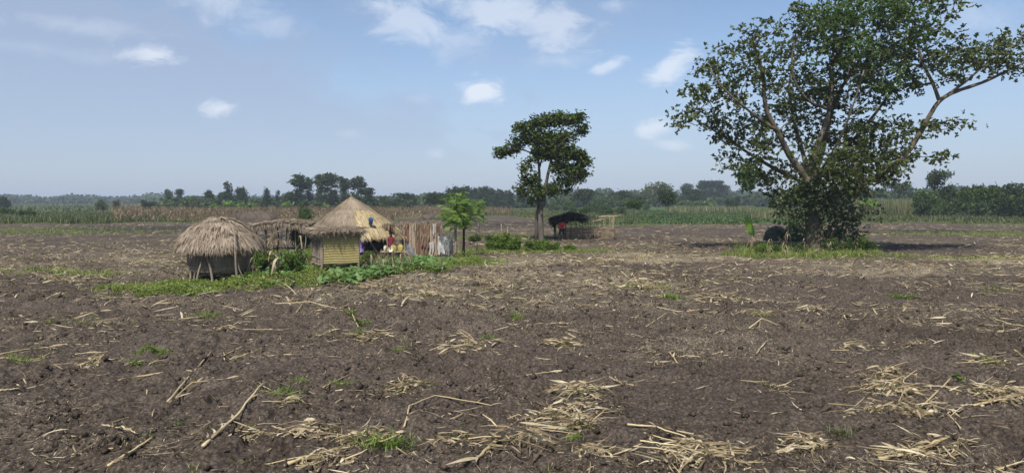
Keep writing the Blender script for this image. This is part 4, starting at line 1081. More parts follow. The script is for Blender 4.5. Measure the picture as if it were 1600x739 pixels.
# ---------------------------------------------------------------- main hut
def thatched_hut():
    b = gp(556, 399.5)
    root = thing('thatched_hut', 'round mud hut with tall cone of thatch and a fresh yellow straw patch', 'hut', tuple(b))
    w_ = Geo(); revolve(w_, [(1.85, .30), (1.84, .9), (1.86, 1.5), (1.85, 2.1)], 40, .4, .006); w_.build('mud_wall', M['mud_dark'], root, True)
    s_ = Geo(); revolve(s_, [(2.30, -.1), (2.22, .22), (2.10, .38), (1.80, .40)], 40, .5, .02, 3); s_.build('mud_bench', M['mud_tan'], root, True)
    d = Geo(); box(d, (0, 0, 0), (.82, .06, 1.4)); 
    dr = d.build('doorway', M['hair_black'], root); dr.location = (.55, -1.80, 1.05); dr.rotation_euler = (0, 0, .3)
    fr = Geo(); 
    for xx in (-.46, .46): box(fr, (xx, -.02, 0), (.07, .10, 1.45), a=.5)
    box(fr, (0, -.02, .74), (1.0, .10, .07)); f_ = fr.build('door_frame', M['pole_dark'], root); f_.location = (.55, -1.82, 1.05); f_.rotation_euler = (0, 0, .3)
    AX = -.22
    prof = [(.02, 3.44), (.25, 3.28), (.9, 2.83), (1.6, 2.30), (2.1, 1.93), (2.38, 1.70)]
    t_ = Geo()
    def sh(g):  # lean the peak a little to the left
        for v in g.V: v[:, 0] += AX * np.clip((v[:, 2] - 1.7) / 1.75, 0, 1.2)
    revolve(t_, prof, 56, .35, .006, 4); revolve(t_, [(2.36, 1.71), (1.8, 2.05), (.3, 3.0)], 56, .1, .004)
    thatch_round(t_, prof, 11000, .50, .014, 17, lift=.05, jit=.07, vlo=.1, vhi=.95, clumpy=.5)
    th = R.uniform(0, 2 * math.pi, 2200)
    P = np.stack([2.36 * np.cos(th), 2.36 * np.sin(th), 1.72 + R.normal(0, .03, 2200)], 1)
    strips(t_, P, np.stack([np.cos(th) * .7, np.sin(th) * .7, -np.ones(2200)], 1) + R.normal(0, .15, (2200, 3)), np.stack([-np.sin(th), np.cos(th), 0 * th], 1), R.uniform(.06, .2, 2200), .012, np.zeros((2200, 3)), [.8, 1, .7, .1], R.uniform(0, .8, 2200))
    sh(t_); t_.build('thatched_roof', M['thatch_hut'], root)
    n_ = Geo(); sec = (-1.30, -.22)
    prof2 = [(1.15, 2.69), (1.6, 2.345), (2.1, 1.97), (2.42, 1.71)]
    rs = np.random.default_rng(5)
    for k in range(3):
        thatch_round(n_, prof2, 1500, .85, .020, 21 + k, lift=.04, jit=.05, vlo=.0, vhi=1, sector=sec, clumpy=.1)
    sh(n_); n_.build('fresh_straw_patch', M['thatch_new'], root)
    tp = Geo(); tube(tp, [(AX, 0, 3.35), (AX - .01, 0, 3.55), (AX - .03, 0, 3.66)], [.06, .035, .012], 7, .6); tp.build('finial', M['pole_grey'], root, True)
    for a_ in np.linspace(-2.7, -.3, 7):
        pole('eave_post', M['pole_dark'], root, (2.05 * math.cos(a_), 2.05 * math.sin(a_), .3), (2.12 * math.cos(a_), 2.12 * math.sin(a_), 1.95), .04, .035, 7, .02, int(a_ * 10))
    return b
HB = thatched_hut()

def blue_tub():
    p = at(579, 351, HB[1] - 2.1)
    root = thing('plastic_tub', 'blue plastic tub resting on the edge of the hut roof', 'tub', tuple(p))
    root.rotation_euler = (.5, .1, .2); root.scale = (.85, .85, 1)
    g = Geo(); revolve(g, [(.01, .0), (.11, .0), (.125, .05), (.15, .34), (.165, .35), (.165, .365), (.14, .36), (.115, .05), (.01, .03)], 20, .5, 0)
    g.build('tub_body', M['plastic_blue'], root, True)
    h = Geo(); t = np.linspace(-.2, math.pi + .2, 9); tube(h, np.stack([.16 * np.cos(t), 0 * t, .34 + .12 * np.sin(t)], 1), .008, 5); h.build('handle', M['pole_grey'], root, True)
blue_tub()

# ---------------------------------------------------------------- open shelter
def open_shelter():
    b = gp(446, 391)
    root = thing('open_shelter', 'open sided shelter of dark posts under a sagging flat straw roof', 'shelter', tuple(b))
    r = Geo(); ex, ey = 1.85, 1.25; n = 26
    def top(X, Y): return 1.92 - .20 * (np.abs(X / ex) ** 2.2) - .10 * (Y / ey) ** 2 + (fbm(X * 2 + 5, Y * 2, 3, 9) - .5) * .16 + .03 * X
    X, Y = np.meshgrid(np.linspace(-ex, ex, n), np.linspace(-ey, ey, n), indexing='ij')
    v = np.stack([X + R.normal(0, .04, X.shape), Y + R.normal(0, .04, X.shape), top(X, Y)], -1).reshape(-1, 3); i = np.arange(n - 1)[:, None] * n; k = np.arange(n - 1)[None]
    f = np.stack([i + k, i + n + k, i + n + k + 1, i + k + 1], -1).reshape(-1, 4); r.add(v, f, .4); vb = v - [0, 0, .10]; r.add(vb, f[:, ::-1], .1)
    N = 6500; P = np.stack([R.uniform(-ex, ex, N), R.uniform(-ey, ey, N)], 1); a_ = R.uniform(0, 6.28, N)
    P = np.concatenate([P, (top(P[:, 0], P[:, 1]) + R.uniform(0, .05, N))[:, None]], 1)
    strips(r, P, np.stack([np.cos(a_), np.sin(a_), R.normal(0, .15, N)], 1), np.stack([-np.sin(a_), np.cos(a_), 0 * a_], 1), R.uniform(.15, .4, N), .016, np.tile([0, 0, -.15], (N, 1)), [.7, 1, .8, .2], R.uniform(.1, 1, N), curl=1)
    for a2, b2 in (((-ex, -ey), (ex, -ey)), ((ex, -ey), (ex, ey)), ((-ex, ey), (ex, ey)), ((-ex, -ey), (-ex, ey))):
        m2 = ((a2[0] + b2[0]) / 2, (a2[1] + b2[1]) / 2)
        for p_, q_ in ((a2, m2), (m2, b2)):
            zz1 = float(top(np.array(p_[0]), np.array(p_[1]))); zz2 = float(top(np.array(q_[0]), np.array(q_[1])))
            fringe(r, (p_[0] * .98, p_[1] * .98, zz1), (q_[0] * .98, q_[1] * .98, zz2), 420, .28, .014, 3)
    r.build('straw_roof', M['thatch_old'], root)
    for (x, y) in ((-1.55, -.9), (-1.0, -1.0), (-.5, -1.0), (-.15, .95), (.35, -.95), (.9, -.6), (1.5, -.95), (-1.5, .95), (1.45, 1.0), (.7, 1.0), (-.9, 1.0)):
        pole('post', M['pole_dark' if (x * 7) % 2 > .6 else 'pole_grey'], root, (x, y, gz(b[0] + x, b[1] + y) - b[2] - .05), (x * 1.03, y, float(top(np.array(x), np.array(y))) - .08), .045, .035, 7, .03, int(x * 20))
    for y in (-1.0, 1.0): pole('beam', M['pole_dark'], root, (-1.8, y, 1.66), (1.75, y, 1.78), .035, .03, 6, .01, int(y))
open_shelter()

# ---------------------------------------------------------------- cloth screen
def cloth(g, x0, x1, z0, z1, y=0., amp=.05, fr=14, seed=1, rag=.08, a=.5):
    rs = np.random.default_rng(seed); nx, nz = 16, 14
    X, Z = np.meshgrid(np.linspace(x0, x1, nx), np.linspace(0, 1, nz), indexing='ij')
    lo = z0 + rag * rs.normal(0, 1, nx)[:, None]; hi = z1 + .03 * np.sin(X * 9 + seed)
    ZZ = lo + (hi - lo) * Z; am = amp * (1.2 - Z * .8)
    YY = y + am * np.sin(X * fr + seed) + am * .6 * np.sin(X * fr * 2.3 + Z * 3) + rs.normal(0, .006, X.shape)
    XX = X + .05 * (1 - Z) * np.sin(seed * 3 + Z * 4)
    v = np.stack([XX, YY, ZZ], -1).reshape(-1, 3); i = np.arange(nx - 1)[:, None] * nz; k = np.arange(nz - 1)[None]
    f = np.stack([i + k, i + nz + k, i + nz + k + 1, i + k + 1], -1).reshape(-1, 4)
    g.add(v, f, a); g.add(v + [0, .008, 0], f[:, ::-1], a)
def cloth_screen():
    b = gp(660, 401)
    root = thing('cloth_screen', 'ragged screen of brown sackcloth strips hung along poles beside the hut', 'screen', tuple(b), math.radians(4))
    P = [(-1.18, -.62, .10, 1.85, 'cloth_grey', .03), (-1.15, -.78, .85, 1.9, 'cloth_rust', -.04), (-.72, -.36, .02, 1.95, 'cloth_tan', -.06), (-.45, .10, .06, 1.80, 'cloth_brown', .02),
         (-.12, .42, .60, 1.84, 'cloth_brown', -.05), (.06, .60, .10, 1.15, 'cloth_brown', .03), (.44, .82, .05, 1.85, 'cloth_tan', .0), (.40, .66, .12, .85, 'cloth_white', -.09), (.78, 1.02, .75, 1.88, 'cloth_rust', -.03), (.60, .78, 1.2, 1.9, 'cloth_white', -.08), (-.80, -.45, .02, .55, 'cloth_grey', -.12)]
    nm = {'cloth_grey': 'grey faded cloth', 'cloth_rust': 'rust brown cloth', 'cloth_tan': 'pale tan sackcloth', 'cloth_brown': 'brown sackcloth', 'cloth_white': 'dirty white cloth scrap'}
    for i, (x0, x1, z0, z1, m, y) in enumerate(P):
        g = Geo(); cloth(g, x0, x1, z0, z1, y, .04, 13 + i, i + 1); o = g.build('hanging_cloth', M[m], root, True); o['label'] = nm[m]
    for i, x in enumerate((-1.2, -.78, -.3, .12, .5, .85, 1.08)):
        pole('pole', M['pole_grey'], root, (x, .06, -.1), (x + R.uniform(-.05, .05), .06, 2.0 + R.uniform(-.1, .12)), .028, .02, 6, .02, i)
    for z in (1.86, 1.1): pole('rail', M['pole_tan'], root, (-1.3, .02, z), (1.12, .02, z + .02), .02, .015, 6, .01, int(z * 9))
    g = Geo(); fringe(g, (-1.25, -.02, 1.98), (1.1, -.02, 1.95), 150, .45, .018, 9, vlo=.3, vhi=1); fringe(g, (-.4, -.10, 1.5), (.4, -.10, 1.2), 40, .5, .02, 12, vlo=.5, vhi=1)
    g.build('dry_vine', M['dry_maize'], root)
cloth_screen()
def lumpy(g, c, r, seed, nu=28, nv=16, amp=.22, a=.5, top_only=False, fr=2.2):
    th = np.linspace(0, 2 * math.pi, nu, endpoint=False); ph = np.linspace(-.2 if top_only else -math.pi / 2 + .05, math.pi / 2 - .03, nv)
    T_, Ph = np.meshgrid(th, ph, indexing='ij'); d = np.stack([np.cos(T_) * np.cos(Ph), np.sin(T_) * np.cos(Ph), np.sin(Ph)], -1)
    n = fbm(d[..., 0] * fr + seed * 3.1 + d[..., 2] * 1.7 + 20, d[..., 1] * fr - d[..., 2] * 2.1 + 20, 4, seed)
    q = d * (1 + amp * (n[..., None] - .5) * 2) * np.array(r) + np.array(c)
    v = q.reshape(-1, 3); i = np.arange(nu)[:, None] * nv; i2 = ((np.arange(nu) + 1) % nu)[:, None] * nv; k = np.arange(nv - 1)[None]
    g.add(v, np.stack([i + k, i2 + k, i2 + k + 1, i + k + 1], -1).reshape(-1, 4), a)
def white_sheet():
    b = gp(696, 402)
    root = thing('plastic_sheet', 'crumpled dirty white plastic sheet draped at the right end of the cloth screen', 'sheet', tuple(b))
    g = Geo(); lumpy(g, (0, 0, .58), (.40, .28, .58), 3, 44, 26, .30, fr=3.4); g.build('sheet_bulge', M['cloth_white'], root, True)
    g = Geo(); cloth(g, -.42, .36, .25, 1.15, -.22, .07, 9, 5, .12); g.build('sheet_fold', M['cloth_white'], root, True)
    for x in (-.45, .42): pole('stake', M['pole_grey'], root, (x, -.12, -.05), (x + .03, -.1, 1.35), .022, .016, 6, .03, int(x * 9))
white_sheet()
def yellow_scrap():
    b = gp(672, 402.5); root = thing('yellow_bag', 'small crumpled yellow bag lying at the foot of the cloth screen', 'bag', tuple(b))
    g = Geo(); lumpy(g, (0, 0, .07), (.17, .1, .09), 6, 20, 10, .4); g.build('bag_body', M['plastic_yellow'], root, True)
yellow_scrap()

# ---------------------------------------------------------------- rack with cans
def jerrycan(p, mat, label, rz, s_=1.0):
    root = thing('jerrycan', label, 'jerrycan', p, rz); root.scale = (s_, s_, s_)
    g = Geo(); 
    for k, (z, e) in enumerate(((0, .92), (.02, 1), (.26, 1), (.31, .9), (.34, .62))): pass
    prof = [(0, .9), (.02, 1), (.26, 1), (.31, .88), (.335, .5)]
    v = []; th = np.linspace(0, 2 * math.pi, 20, endpoint=False)
    for z, e in prof:
        c_, s2 = np.cos(th), np.sin(th); x = .14 * e * np.sign(c_) * np.abs(c_) ** .5; y = .085 * e * np.sign(s2) * np.abs(s2) ** .5
        v.append(np.stack([x, y, 0 * th + z], 1))
    v = np.concatenate(v); f = [[i * 20 + k, i * 20 + (k + 1) % 20, (i + 1) * 20 + (k + 1) % 20, (i + 1) * 20 + k] for i in range(4) for k in range(20)]
    g.add(v, f); g.T.append(np.array([[80, 80 + k, 81 + k] for k in range(1, 19)])); g.T.append(np.array([[0, k + 1, k] for k in range(1, 19)]))
    g.build('can_body', mat, root, True)
    h = Geo(); tube(h, [(-.10, 0, .31), (-.07, 0, .385), (.02, 0, .39), (.05, 0, .32)], .014, 7); h.build('handle', mat, root, True)
    c = Geo(); revolve(c, [(.03, .31), (.03, .37), (.001, .372)], 12, .5, 0); o = c.build('cap', M['cloth_navy'], root, True); o.location = (.09, 0, 0)
def dish_rack():
    b = gp(617, 408)
    root = thing('drying_rack', 'low rack of crooked sticks holding yellow cans in front of the hut', 'rack', tuple(b))
    for x in (-.62, 0., .55):
        for y in (-.25, .25): pole('leg', M['pole_grey'], root, (x, y, -.05), (x + R.uniform(-.03, .03), y, .55 if x else .5), .035, .028, 6, .03, int(x * 9 + y * 5))
    t = Geo()
    for k in range(9): y = -.32 + k * .08; sticks(t, [(-.75, y, .53 + R.uniform(-.01, .01))], [(.7, y + R.uniform(-.03, .03), .53)], .018, .014, 5, R.uniform(0, 1), True)
    t.build('shelf', M['pole_tan'], root)
    pole('side_pole', M['pole_tan'], root, (-.28, -.3, -.05), (-.34, -.3, 1.55), .022, .016, 6, .02, 5)
    pole('side_pole', M['pole_tan'], root, (.62, -.3, -.05), (.55, -.3, 1.75), .022, .016, 6, .02, 6)
    q = tuple
    jerrycan((b[0] - .05, b[1] - .1, b[2] + .55), M['plastic_yellow'], 'yellow can in the middle of the stick rack', .3, .95)
    jerrycan((b[0] - .48, b[1] - .05, b[2] + .55), M['plastic_pale'], 'pale yellowed can at the left end of the stick rack', 1.2, .85)
    jerrycan((b[0] + .30, b[1] + .1, b[2] + .55), M['plastic_yellow'], 'yellow can at the right end of the stick rack', -.4, 1.0)
    r2 = thing('basin', 'pale upturned basin leaning between the yellow cans', 'basin', (b[0] + .02 - .2, b[1] - .28, b[2] + .64)); r2.rotation_euler = (1.2, .2, 0)
    g = Geo(); revolve(g, [(.01, .0), (.09, .0), (.14, .08), (.15, .085), (.13, .07), (.08, .012), (.01, .01)], 20, .5, 0); g.build('basin_body', M['plastic_pale'], r2, True)
    r3 = thing('hung_cloth', 'faded brown cloth bunched over a pole above the woman in dark red', 'cloth', tuple(gp(609, 403)))
    g = Geo(); cloth(g, -.28, .05, 1.42, 1.84, -.03, .05, 22, 3, .06); cloth(g, -.05, .24, 1.5, 1.86, .02, .05, 19, 7, .07); g.build('cloth_bunch', M['cloth_brown'], r3, True); g = Geo(); fringe(g, (-.35, -.06, 1.9), (.3, -.06, 1.95), 60, .4, .02, 8, vlo=.2, vhi=.9); g.build('dry_vine', M['dry_maize'], r3)
    pole('cloth_pole', M['pole_grey'], r3, (.33, .05, -.05), (.3, 0, 1.95), .025, .02, 6, .02, 3); pole('cloth_pole', M['pole_grey'], r3, (-.35, .05, -.05), (-.33, 0, 1.85), .025, .02, 6, .02, 4)
    pole('cloth_rail', M['pole_grey'], r3, (-.42, 0, 1.78), (.4, 0, 1.86), .02, .016, 6, .01, 5)
dish_rack()

# ---------------------------------------------------------------- papaya trees
def papaya(px, py, top, label, seed, n=22, dark=False, R0=.62, lean=0.):
    rs = np.random.default_rng(seed); b = gp(px, py)
    root = thing('papaya_tree', label, 'papaya tree', tuple(b))
    H = at(px, top, b[1])[2] - b[2]; h = H * .76
    g = Geo(); P = np.array([(lean * t, 0, -.1 + (h + .1) * t) for t in np.linspace(0, 1, 8)]) + rs.normal(0, .012, (8, 3))
    tube(g, P, np.linspace(.085, .055, 8), 9, .6, wob=.04); g.build('trunk', M['bark_dark' if dark else 'pole_grey'], root, True)
    st, lf = Geo(), Geo(); c = P[-1]
    for k in range(n):
        a_ = k * 2.4 + rs.uniform(-.3, .3); e_ = rs.uniform(-.95, 1.2); L = R0 * rs.uniform(.75, 1.2)
        d = np.array([math.cos(a_) * math.cos(e_), math.sin(a_) * math.cos(e_), math.sin(e_)])
        o = c + np.array([0, 0, rs.uniform(-.50, .12)]); L = L * rs.uniform(.55, 1.05); e = o + d * L; mid = o + d * L * .5 + [0, 0, .06]
        tube(st, [o, mid, e], [.014, .011, .008], 4, .9)
        tilt = nrm(np.array([d[0], d[1], -.55 + .4 * d[2]])); up = nrm(np.array([d[0] * .5, d[1] * .5, 1.0]) + rs.normal(0, .15, 3)); side = nrm(np.cross(tilt, up)); up = np.cross(side, tilt)
        S0 = rs.uniform(.17, .29); v = rs.uniform(.1, .95)
        for q in np.linspace(-2.2, 2.2, 7):
            dd = tilt * math.cos(q) + side * math.sin(q); ll = S0 * (1 - .28 * abs(q) / 2.3)
            leaves(lf, [e], [dd + np.array([0, 0, -.22])], [up], ll, ll * .12, v, .2, .55)
            for sg in (-1, 1):
                base = e + dd * ll * .45; d3 = dd * math.cos(.6) + np.cross(up, dd) * math.sin(.6) * sg
                leaves(lf, [base], [d3 + np.array([0, 0, -.25])], [up], ll * .48, ll * .10, v, .2, .5)
    st.build('leaf_stalks', M['leaf_papaya'], root); lf.build('crown', M['leaf_papaya'], root)
papaya(712, 404, 305, 'leafy papaya tree with a pale trunk right beside the white sheet', 1, 130, R0=1.08)
papaya(725, 402, 309, 'papaya tree with a dark trunk just right of the pale trunked one', 2, 80, True, R0=.90)
papaya(748, 373, 310, 'smaller farther papaya tree with thin yellowish green leaves', 3, 90, R0=1.05)

# ---------------------------------------------------------------- stick pen
def stick_pen():
    b = gp(914, 374.5)
    root = thing('stick_pen', 'livestock pen of stacked branches with bare roof poles and a burnt thatch heap', 'pen', tuple(b), math.radians(-2))
    X0, X1, Yd = -2.45, 2.45, 2.9
    rs = np.random.default_rng(3)
    def wall(a, c, n, name, zt=.95, mat='pole_grey'):
        g = Geo(); a = np.array(a); c = np.array(c); L = np.linalg.norm(c - a)
        P, Q = [], []
        for k in range(n):
            z = zt * (k + .5) / n + rs.normal(0, .012); t0 = rs.uniform(-.03, .25); t1 = rs.uniform(.75, 1.03)
            for (u0, u1) in ((t0, rs.uniform(.5, .7)), (rs.uniform(.35, .5), t1)):
                o = rs.normal(0, .05, 2); P.append([*(a + (c - a) * u0 + o), z + rs.normal(0, .02)]); Q.append([*(a + (c - a) * u1 - o), z + rs.normal(0, .03)])
        sticks(g, P, Q, rs.uniform(.014, .034, len(P)), rs.uniform(.010, .024, len(P)), 5, rs.uniform(0, 1, len(P)), True)
        g.build(name, M[mat], root)
    wall((.75, -.1), (X1, -.1), 19, 'branch_wall', .98, 'pole_mid'); wall((X0, 0), (.9, .15), 22, 'branch_wall', .95, 'pole_mid')
    wall((X0, 0), (X0, Yd), 12, 'branch_wall', .9); wall((X1, -.1), (X1 + .1, Yd), 13, 'branch_wall', .95); wall((X0, Yd), (X1, Yd), 13, 'branch_wall', .95)
    for i, x in enumerate(np.linspace(X0, X1, 13)):
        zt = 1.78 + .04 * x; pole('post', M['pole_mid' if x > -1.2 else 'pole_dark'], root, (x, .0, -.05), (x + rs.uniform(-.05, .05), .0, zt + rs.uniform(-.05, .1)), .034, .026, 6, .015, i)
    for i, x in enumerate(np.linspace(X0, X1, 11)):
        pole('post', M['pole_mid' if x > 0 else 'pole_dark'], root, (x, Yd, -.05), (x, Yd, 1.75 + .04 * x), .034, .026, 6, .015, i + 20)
    for i, (x, y) in enumerate(((X1, .9), (X1, 1.9), (X0, 1.0), (X0, 2.0), (-.8, 1.5), (.9, 1.3))):
        pole('post', M['pole_tan'], root, (x, y, -.05), (x, y, 1.8 + .04 * x), .03, .024, 6, .015, i + 40)
    for i, (x0, y0, x1, y1, z0, z1) in enumerate([(X0 - .2, 0, X1 + .3, 0, 1.66, 1.92), (X0, .03, 1.5, -.05, 1.72, 1.84), (.2, -.05, X1 + .5, .05, 1.78, 2.0), (X0, Yd, X1 + .2, Yd, 1.66, 1.9), (X1, -.2, X1, Yd + .2, 1.92, 1.88), (1.6, -.2, 1.5, Yd, 1.88, 1.86), (.8, -.3, .7, Yd + .1, 1.84, 1.82), (.0, -.3, .1, Yd, 1.8, 1.8), (.3, -.6, 1.9, .7, 1.62, 1.86), (.5, -.6, 2.3, .4, 1.5, 1.9), (-1, -.1, -1.2, Yd, 1.76, 1.74)]):
        pole('roof_pole', M['pole_tan' if i not in (1, 10) else 'pole_grey'], root, (x0, y0, z0), (x1, y1, z1), .034, .022, 6, .012, i + 60)
    g = Geo()
    N = 7000; cx = rs.uniform(-2.75, .05, N); cy = rs.uniform(-.3, 2.6, N)
    hh = 1.72 + .42 * np.clip(1 - ((cx + .75) / 1.0) ** 2, 0, 1) * np.clip(1 - ((cy - 1.2) / 1.5) ** 2, 0, 1) + .22 * np.clip(1 - ((cx + 1.75) / .9) ** 2, 0, 1)
    z = hh - rs.uniform(0, 1, N) ** 2 * .28; a_ = rs.uniform(0, 6.28, N)
    strips(g, np.stack([cx, cy, z], 1), np.stack([np.cos(a_), np.sin(a_), rs.normal(-.1, .35, N)], 1), np.stack([-np.sin(a_), np.cos(a_), 0 * a_], 1), rs.uniform(.2, .5, N), .022, np.tile([0, 0, -.2], (N, 1)), [.7, 1, .8, .2], rs.uniform(0, 1, N), curl=1)
    fringe(g, (-2.65, -.25, 1.70), (-1.4, -.25, 1.75), 420, .45, .022, 5, vlo=0, vhi=.9); fringe(g, (-2.7, -.25, 1.7), (-2.6, 2.5, 1.7), 400, .5, .022, 6, vlo=0, vhi=.9); fringe(g, (-2.62, -.3, 1.5), (-2.45, -.2, 1.1), 110, .4, .02, 7, vlo=0, vhi=.9)
    g.build('burnt_thatch', M['thatch_burnt'], root)
stick_pen()

# ---------------------------------------------------------------- low dark cover under the broad tree
def dark_cover():
    b = gp(1228, 387)
    root = thing('tarpaulin_shelter', 'low dark tarpaulin dome propped on sticks left of the broad tree trunk', 'shelter', tuple(b))
    g = Geo(); lumpy(g, (-.62, .15, .62), (.85, .8, .82), 4, 40, 18, .16, top_only=True); lumpy(g, (.55, -.1, .62), (.95, .8, .95), 9, 40, 18, .16, top_only=True)
    g.build('cover', M['tarp_dark'], root, True)
    for i, (x, y) in enumerate(((-1.2, -.3), (-.05, -.75), (1.25, -.3), (-.9, .7), (1.0, .6), (.1, -.8))):
        pole('prop', M['pole_grey'], root, (x, y, -.05), (x * .95, y * .9, 1.1 if i != 1 else 1.75), .035, .025, 6, .03, i + 9)
dark_cover()

# ---------------------------------------------------------------- people
def skinned(name, mat, parent, joints, edges, sub=2, root_v=0):
    me = bpy.data.meshes.new(name); me.from_pydata([j[0] for j in joints], edges, [])
    o = bpy.data.objects.new(name, me); COL.objects.link(o)
    md = o.modifiers.new('s', 'SKIN'); md.use_smooth_shade = True
    sv = me.skin_vertices[0].data if me.skin_vertices else None
    if sv is None:
        bpy.context.view_layer.objects.active = o; 
        return o
    for i, j in enumerate(joints):
        r = j[1]; sv[i].radius = (r, r) if not hasattr(r, '__len__') else r; sv[i].use_root = (i == root_v)
    m2 = o.modifiers.new('u', 'SUBSURF'); m2.levels = sub; m2.render_levels = sub
    dg = bpy.context.evaluated_depsgraph_get(); ev = o.evaluated_get(dg); nm = bpy.data.meshes.new_from_object(ev)
    o.modifiers.clear(); o.data = nm; nm.materials.clear(); nm.materials.append(mat)
    for p_ in nm.polygons: p_.use_smooth = True
    nm.name = name; o.parent = parent
    return o
def hand(J, E, wrist, tip_dir, pdir, s_=1.0):
    """palm and five curled fingers rooted at the wrist vertex"""
    w0 = np.array(J[wrist][0]); d = nrm(np.array(tip_dir)); p = nrm(np.array(pdir)); q = np.cross(d, p)
    J.append((tuple(w0 + d * .05 * s_), (.034 * s_, .016 * s_))); pv = len(J) - 1; E.append((wrist, pv))
    J.append((tuple(w0 + d * .095 * s_), (.036 * s_, .014 * s_))); kn = len(J) - 1; E.append((pv, kn))
    for k, (o, l) in enumerate(((-.030, .065), (-.010, .078), (.011, .072), (.030, .055))):
        a = w0 + d * .105 * s_ + p * o * s_; m_ = a + d * l * .5 * s_ + q * .006; e = m_ + d * l * .4 * s_ + q * .025 * s_
        J += [(tuple(a), .0085 * s_), (tuple(m_), .008 * s_), (tuple(e), .006 * s_)]; n = len(J); E += [(kn, n - 3), (n - 3, n - 2), (n - 2, n - 1)]
    a = w0 + d * .04 * s_ - p * .04 * s_; e = a + d * .045 * s_ - p * .018 * s_ + q * .012
    J += [(tuple(a), .011 * s_), (tuple(e), .008 * s_)]; n = len(J); E += [(pv, n - 2), (n - 2, n - 1)]
def head_parts(root, c, f, hair_style='short', s_=1.0):
    """c: head centre, f: facing direction; the face pieces, ears and hair"""
    f = nrm(np.array(f)); up = np.array([0, 0, 1.]); r = nrm(np.cross(f, up)); up = np.cross(r, f); c = np.array(c)
    h = Geo(); lumpy(h, (0, 0, 0), (.094 * s_, .108 * s_, .112 * s_), 5, 26, 16, .05, fr=6)
    for i, v in enumerate(h.V):
        keep = v.copy(); keep[:, 1] = np.where((v[:, 1] > .02) & (v[:, 2] < .05), v[:, 1] * .55, v[:, 1]); h.V[i] = c + np.outer(keep[:, 0], r) + np.outer(keep[:, 1], f) + np.outer(keep[:, 2] + .018, up)
    h.build('hair', M['hair_black'], root, True)
    for sg in (-1, 1):
        e = Geo(); lumpy(e, (0, 0, 0), (.013 * s_,) * 3, 2, 10, 8, 0); e.V = [v + c + f * .088 * s_ + r * .032 * sg + up * .008 for v in e.V]; o = e.build('eye', M['eye_white'], root, True)
        e2 = Geo(); lumpy(e2, (0, 0, 0), (.006 * s_,) * 3, 2, 8, 6, 0); e2.V = [v + c + f * .099 * s_ + r * .032 * sg + up * .008 for v in e2.V]; e2.build('pupil', M['eye_dark'], o, True)
    m_ = Geo(); lumpy(m_, (0, 0, 0), (.024, .008, .008), 2, 12, 8, 0); m_.V = [c + np.outer(v[:, 0], r) + np.outer(v[:, 1], f) + np.outer(v[:, 2], up) + f * .092 * s_ - up * .05 for v in m_.V]; m_.build('mouth', M['cloth_rust'], root, True)

def make_person(name, label, loc, rz, pose, tops, bottoms, hair='short'):
    root = thing(name, label, 'person', loc, rz)
    J, E = [], []
    P = pose
    def add(n, r, par=None):
        J.append((tuple(P[n]), r)); i = len(J) - 1
        if par is not None: E.append((par, i))
        return i
    pel = add('pelvis', (.135, .10)); wst = add('waist', (.12, .09), pel); ch = add('chest', (.155, .105), wst); sh = add('neckbase', (.10, .075), ch); nk = add('neck', .048, sh)
    hd = add('head', (.078, .085), nk); cr = add('crown', (.075, .08), hd)
    fv = nrm(np.array(P['face'])); c = (np.array(P['head']) + np.array(P['crown'])) / 2
    J.append((tuple(np.array(P['head']) + fv * .085 + np.array([0, 0, .02])), .017)); E.append((hd, len(J) - 1))     # nose
    rr = nrm(np.cross(fv, [0, 0, 1]))
    for sg in (-1, 1): J.append((tuple(np.array(P['head']) + rr * .085 * sg + np.array([0, 0, .02])), .016)); E.append((hd, len(J) - 1))
    for s_ in 'LR':
        a = add('sh' + s_, .058, sh); b = add('el' + s_, .040, a); w_ = add('wr' + s_, .027, b); hand(J, E, w_, np.array(P['wr' + s_]) - np.array(P['el' + s_]), P.get('palm' + s_, (0, 1, 0)))
        h = add('hip' + s_, .088, pel); k = add('kn' + s_, .060, h); an = add('an' + s_, .038, k); he = add('to' + s_, (.042, .028), an)
    skinned('body', M['skin_brown'], root, J, E)
    for (nm, mat, vs, es) in tops + bottoms:
        jj = [(tuple(P[v[0]] if isinstance(v[0], str) else v[0]), v[1]) for v in vs]
        skinned(nm, M[mat], root, jj, es)
    head_parts(root, c, P['face'], hair)
    return root
def V3(*a): return np.array(a, float)
def mid(a, b, t): return tuple(np.array(a) + (np.array(b) - np.array(a)) * t)

# man in red, back to the camera, stooping into the pen
P = dict(pelvis=(0, 0, .90), waist=(.0, .03, 1.04), chest=(.04, .10, 1.24), neckbase=(.06, .17, 1.38), neck=(.07, .20, 1.45), head=(.08, .24, 1.53), crown=(.085, .26, 1.60), face=(.1, 1, -.3),
         shL=(-.13, .15, 1.36), elL=(-.22, .30, 1.13), wrL=(-.13, .50, 1.03), shR=(.23, .15, 1.36), elR=(.34, .20, 1.10), wrR=(.32, .36, .90), palmL=(0, 0, 1), palmR=(1, 0, 0),
         hipL=(-.10, 0, .86), knL=(-.15, .03, .48), anL=(-.20, -.04, .09), toL=(-.21, .10, .04), hipR=(.10, 0, .86), knR=(.15, .04, .48), anR=(.18, .0, .09), toR=(.20, .14, .04))
b = gp(877.5, 375.5)
top = ('shirt', 'cloth_red', [(V3(.0, 0, .86), (.172, .128)), ('waist', (.165, .125)), ('chest', (.19, .14)), ('neckbase', (.125, .10)), ('shL', .082), (mid(P['shL'], P['elL'], .75), .072), ('shR', .082), (mid(P['shR'], P['elR'], .75), .072)], [(0, 1), (1, 2), (2, 3), (3, 4), (4, 5), (3, 6), (6, 7)])
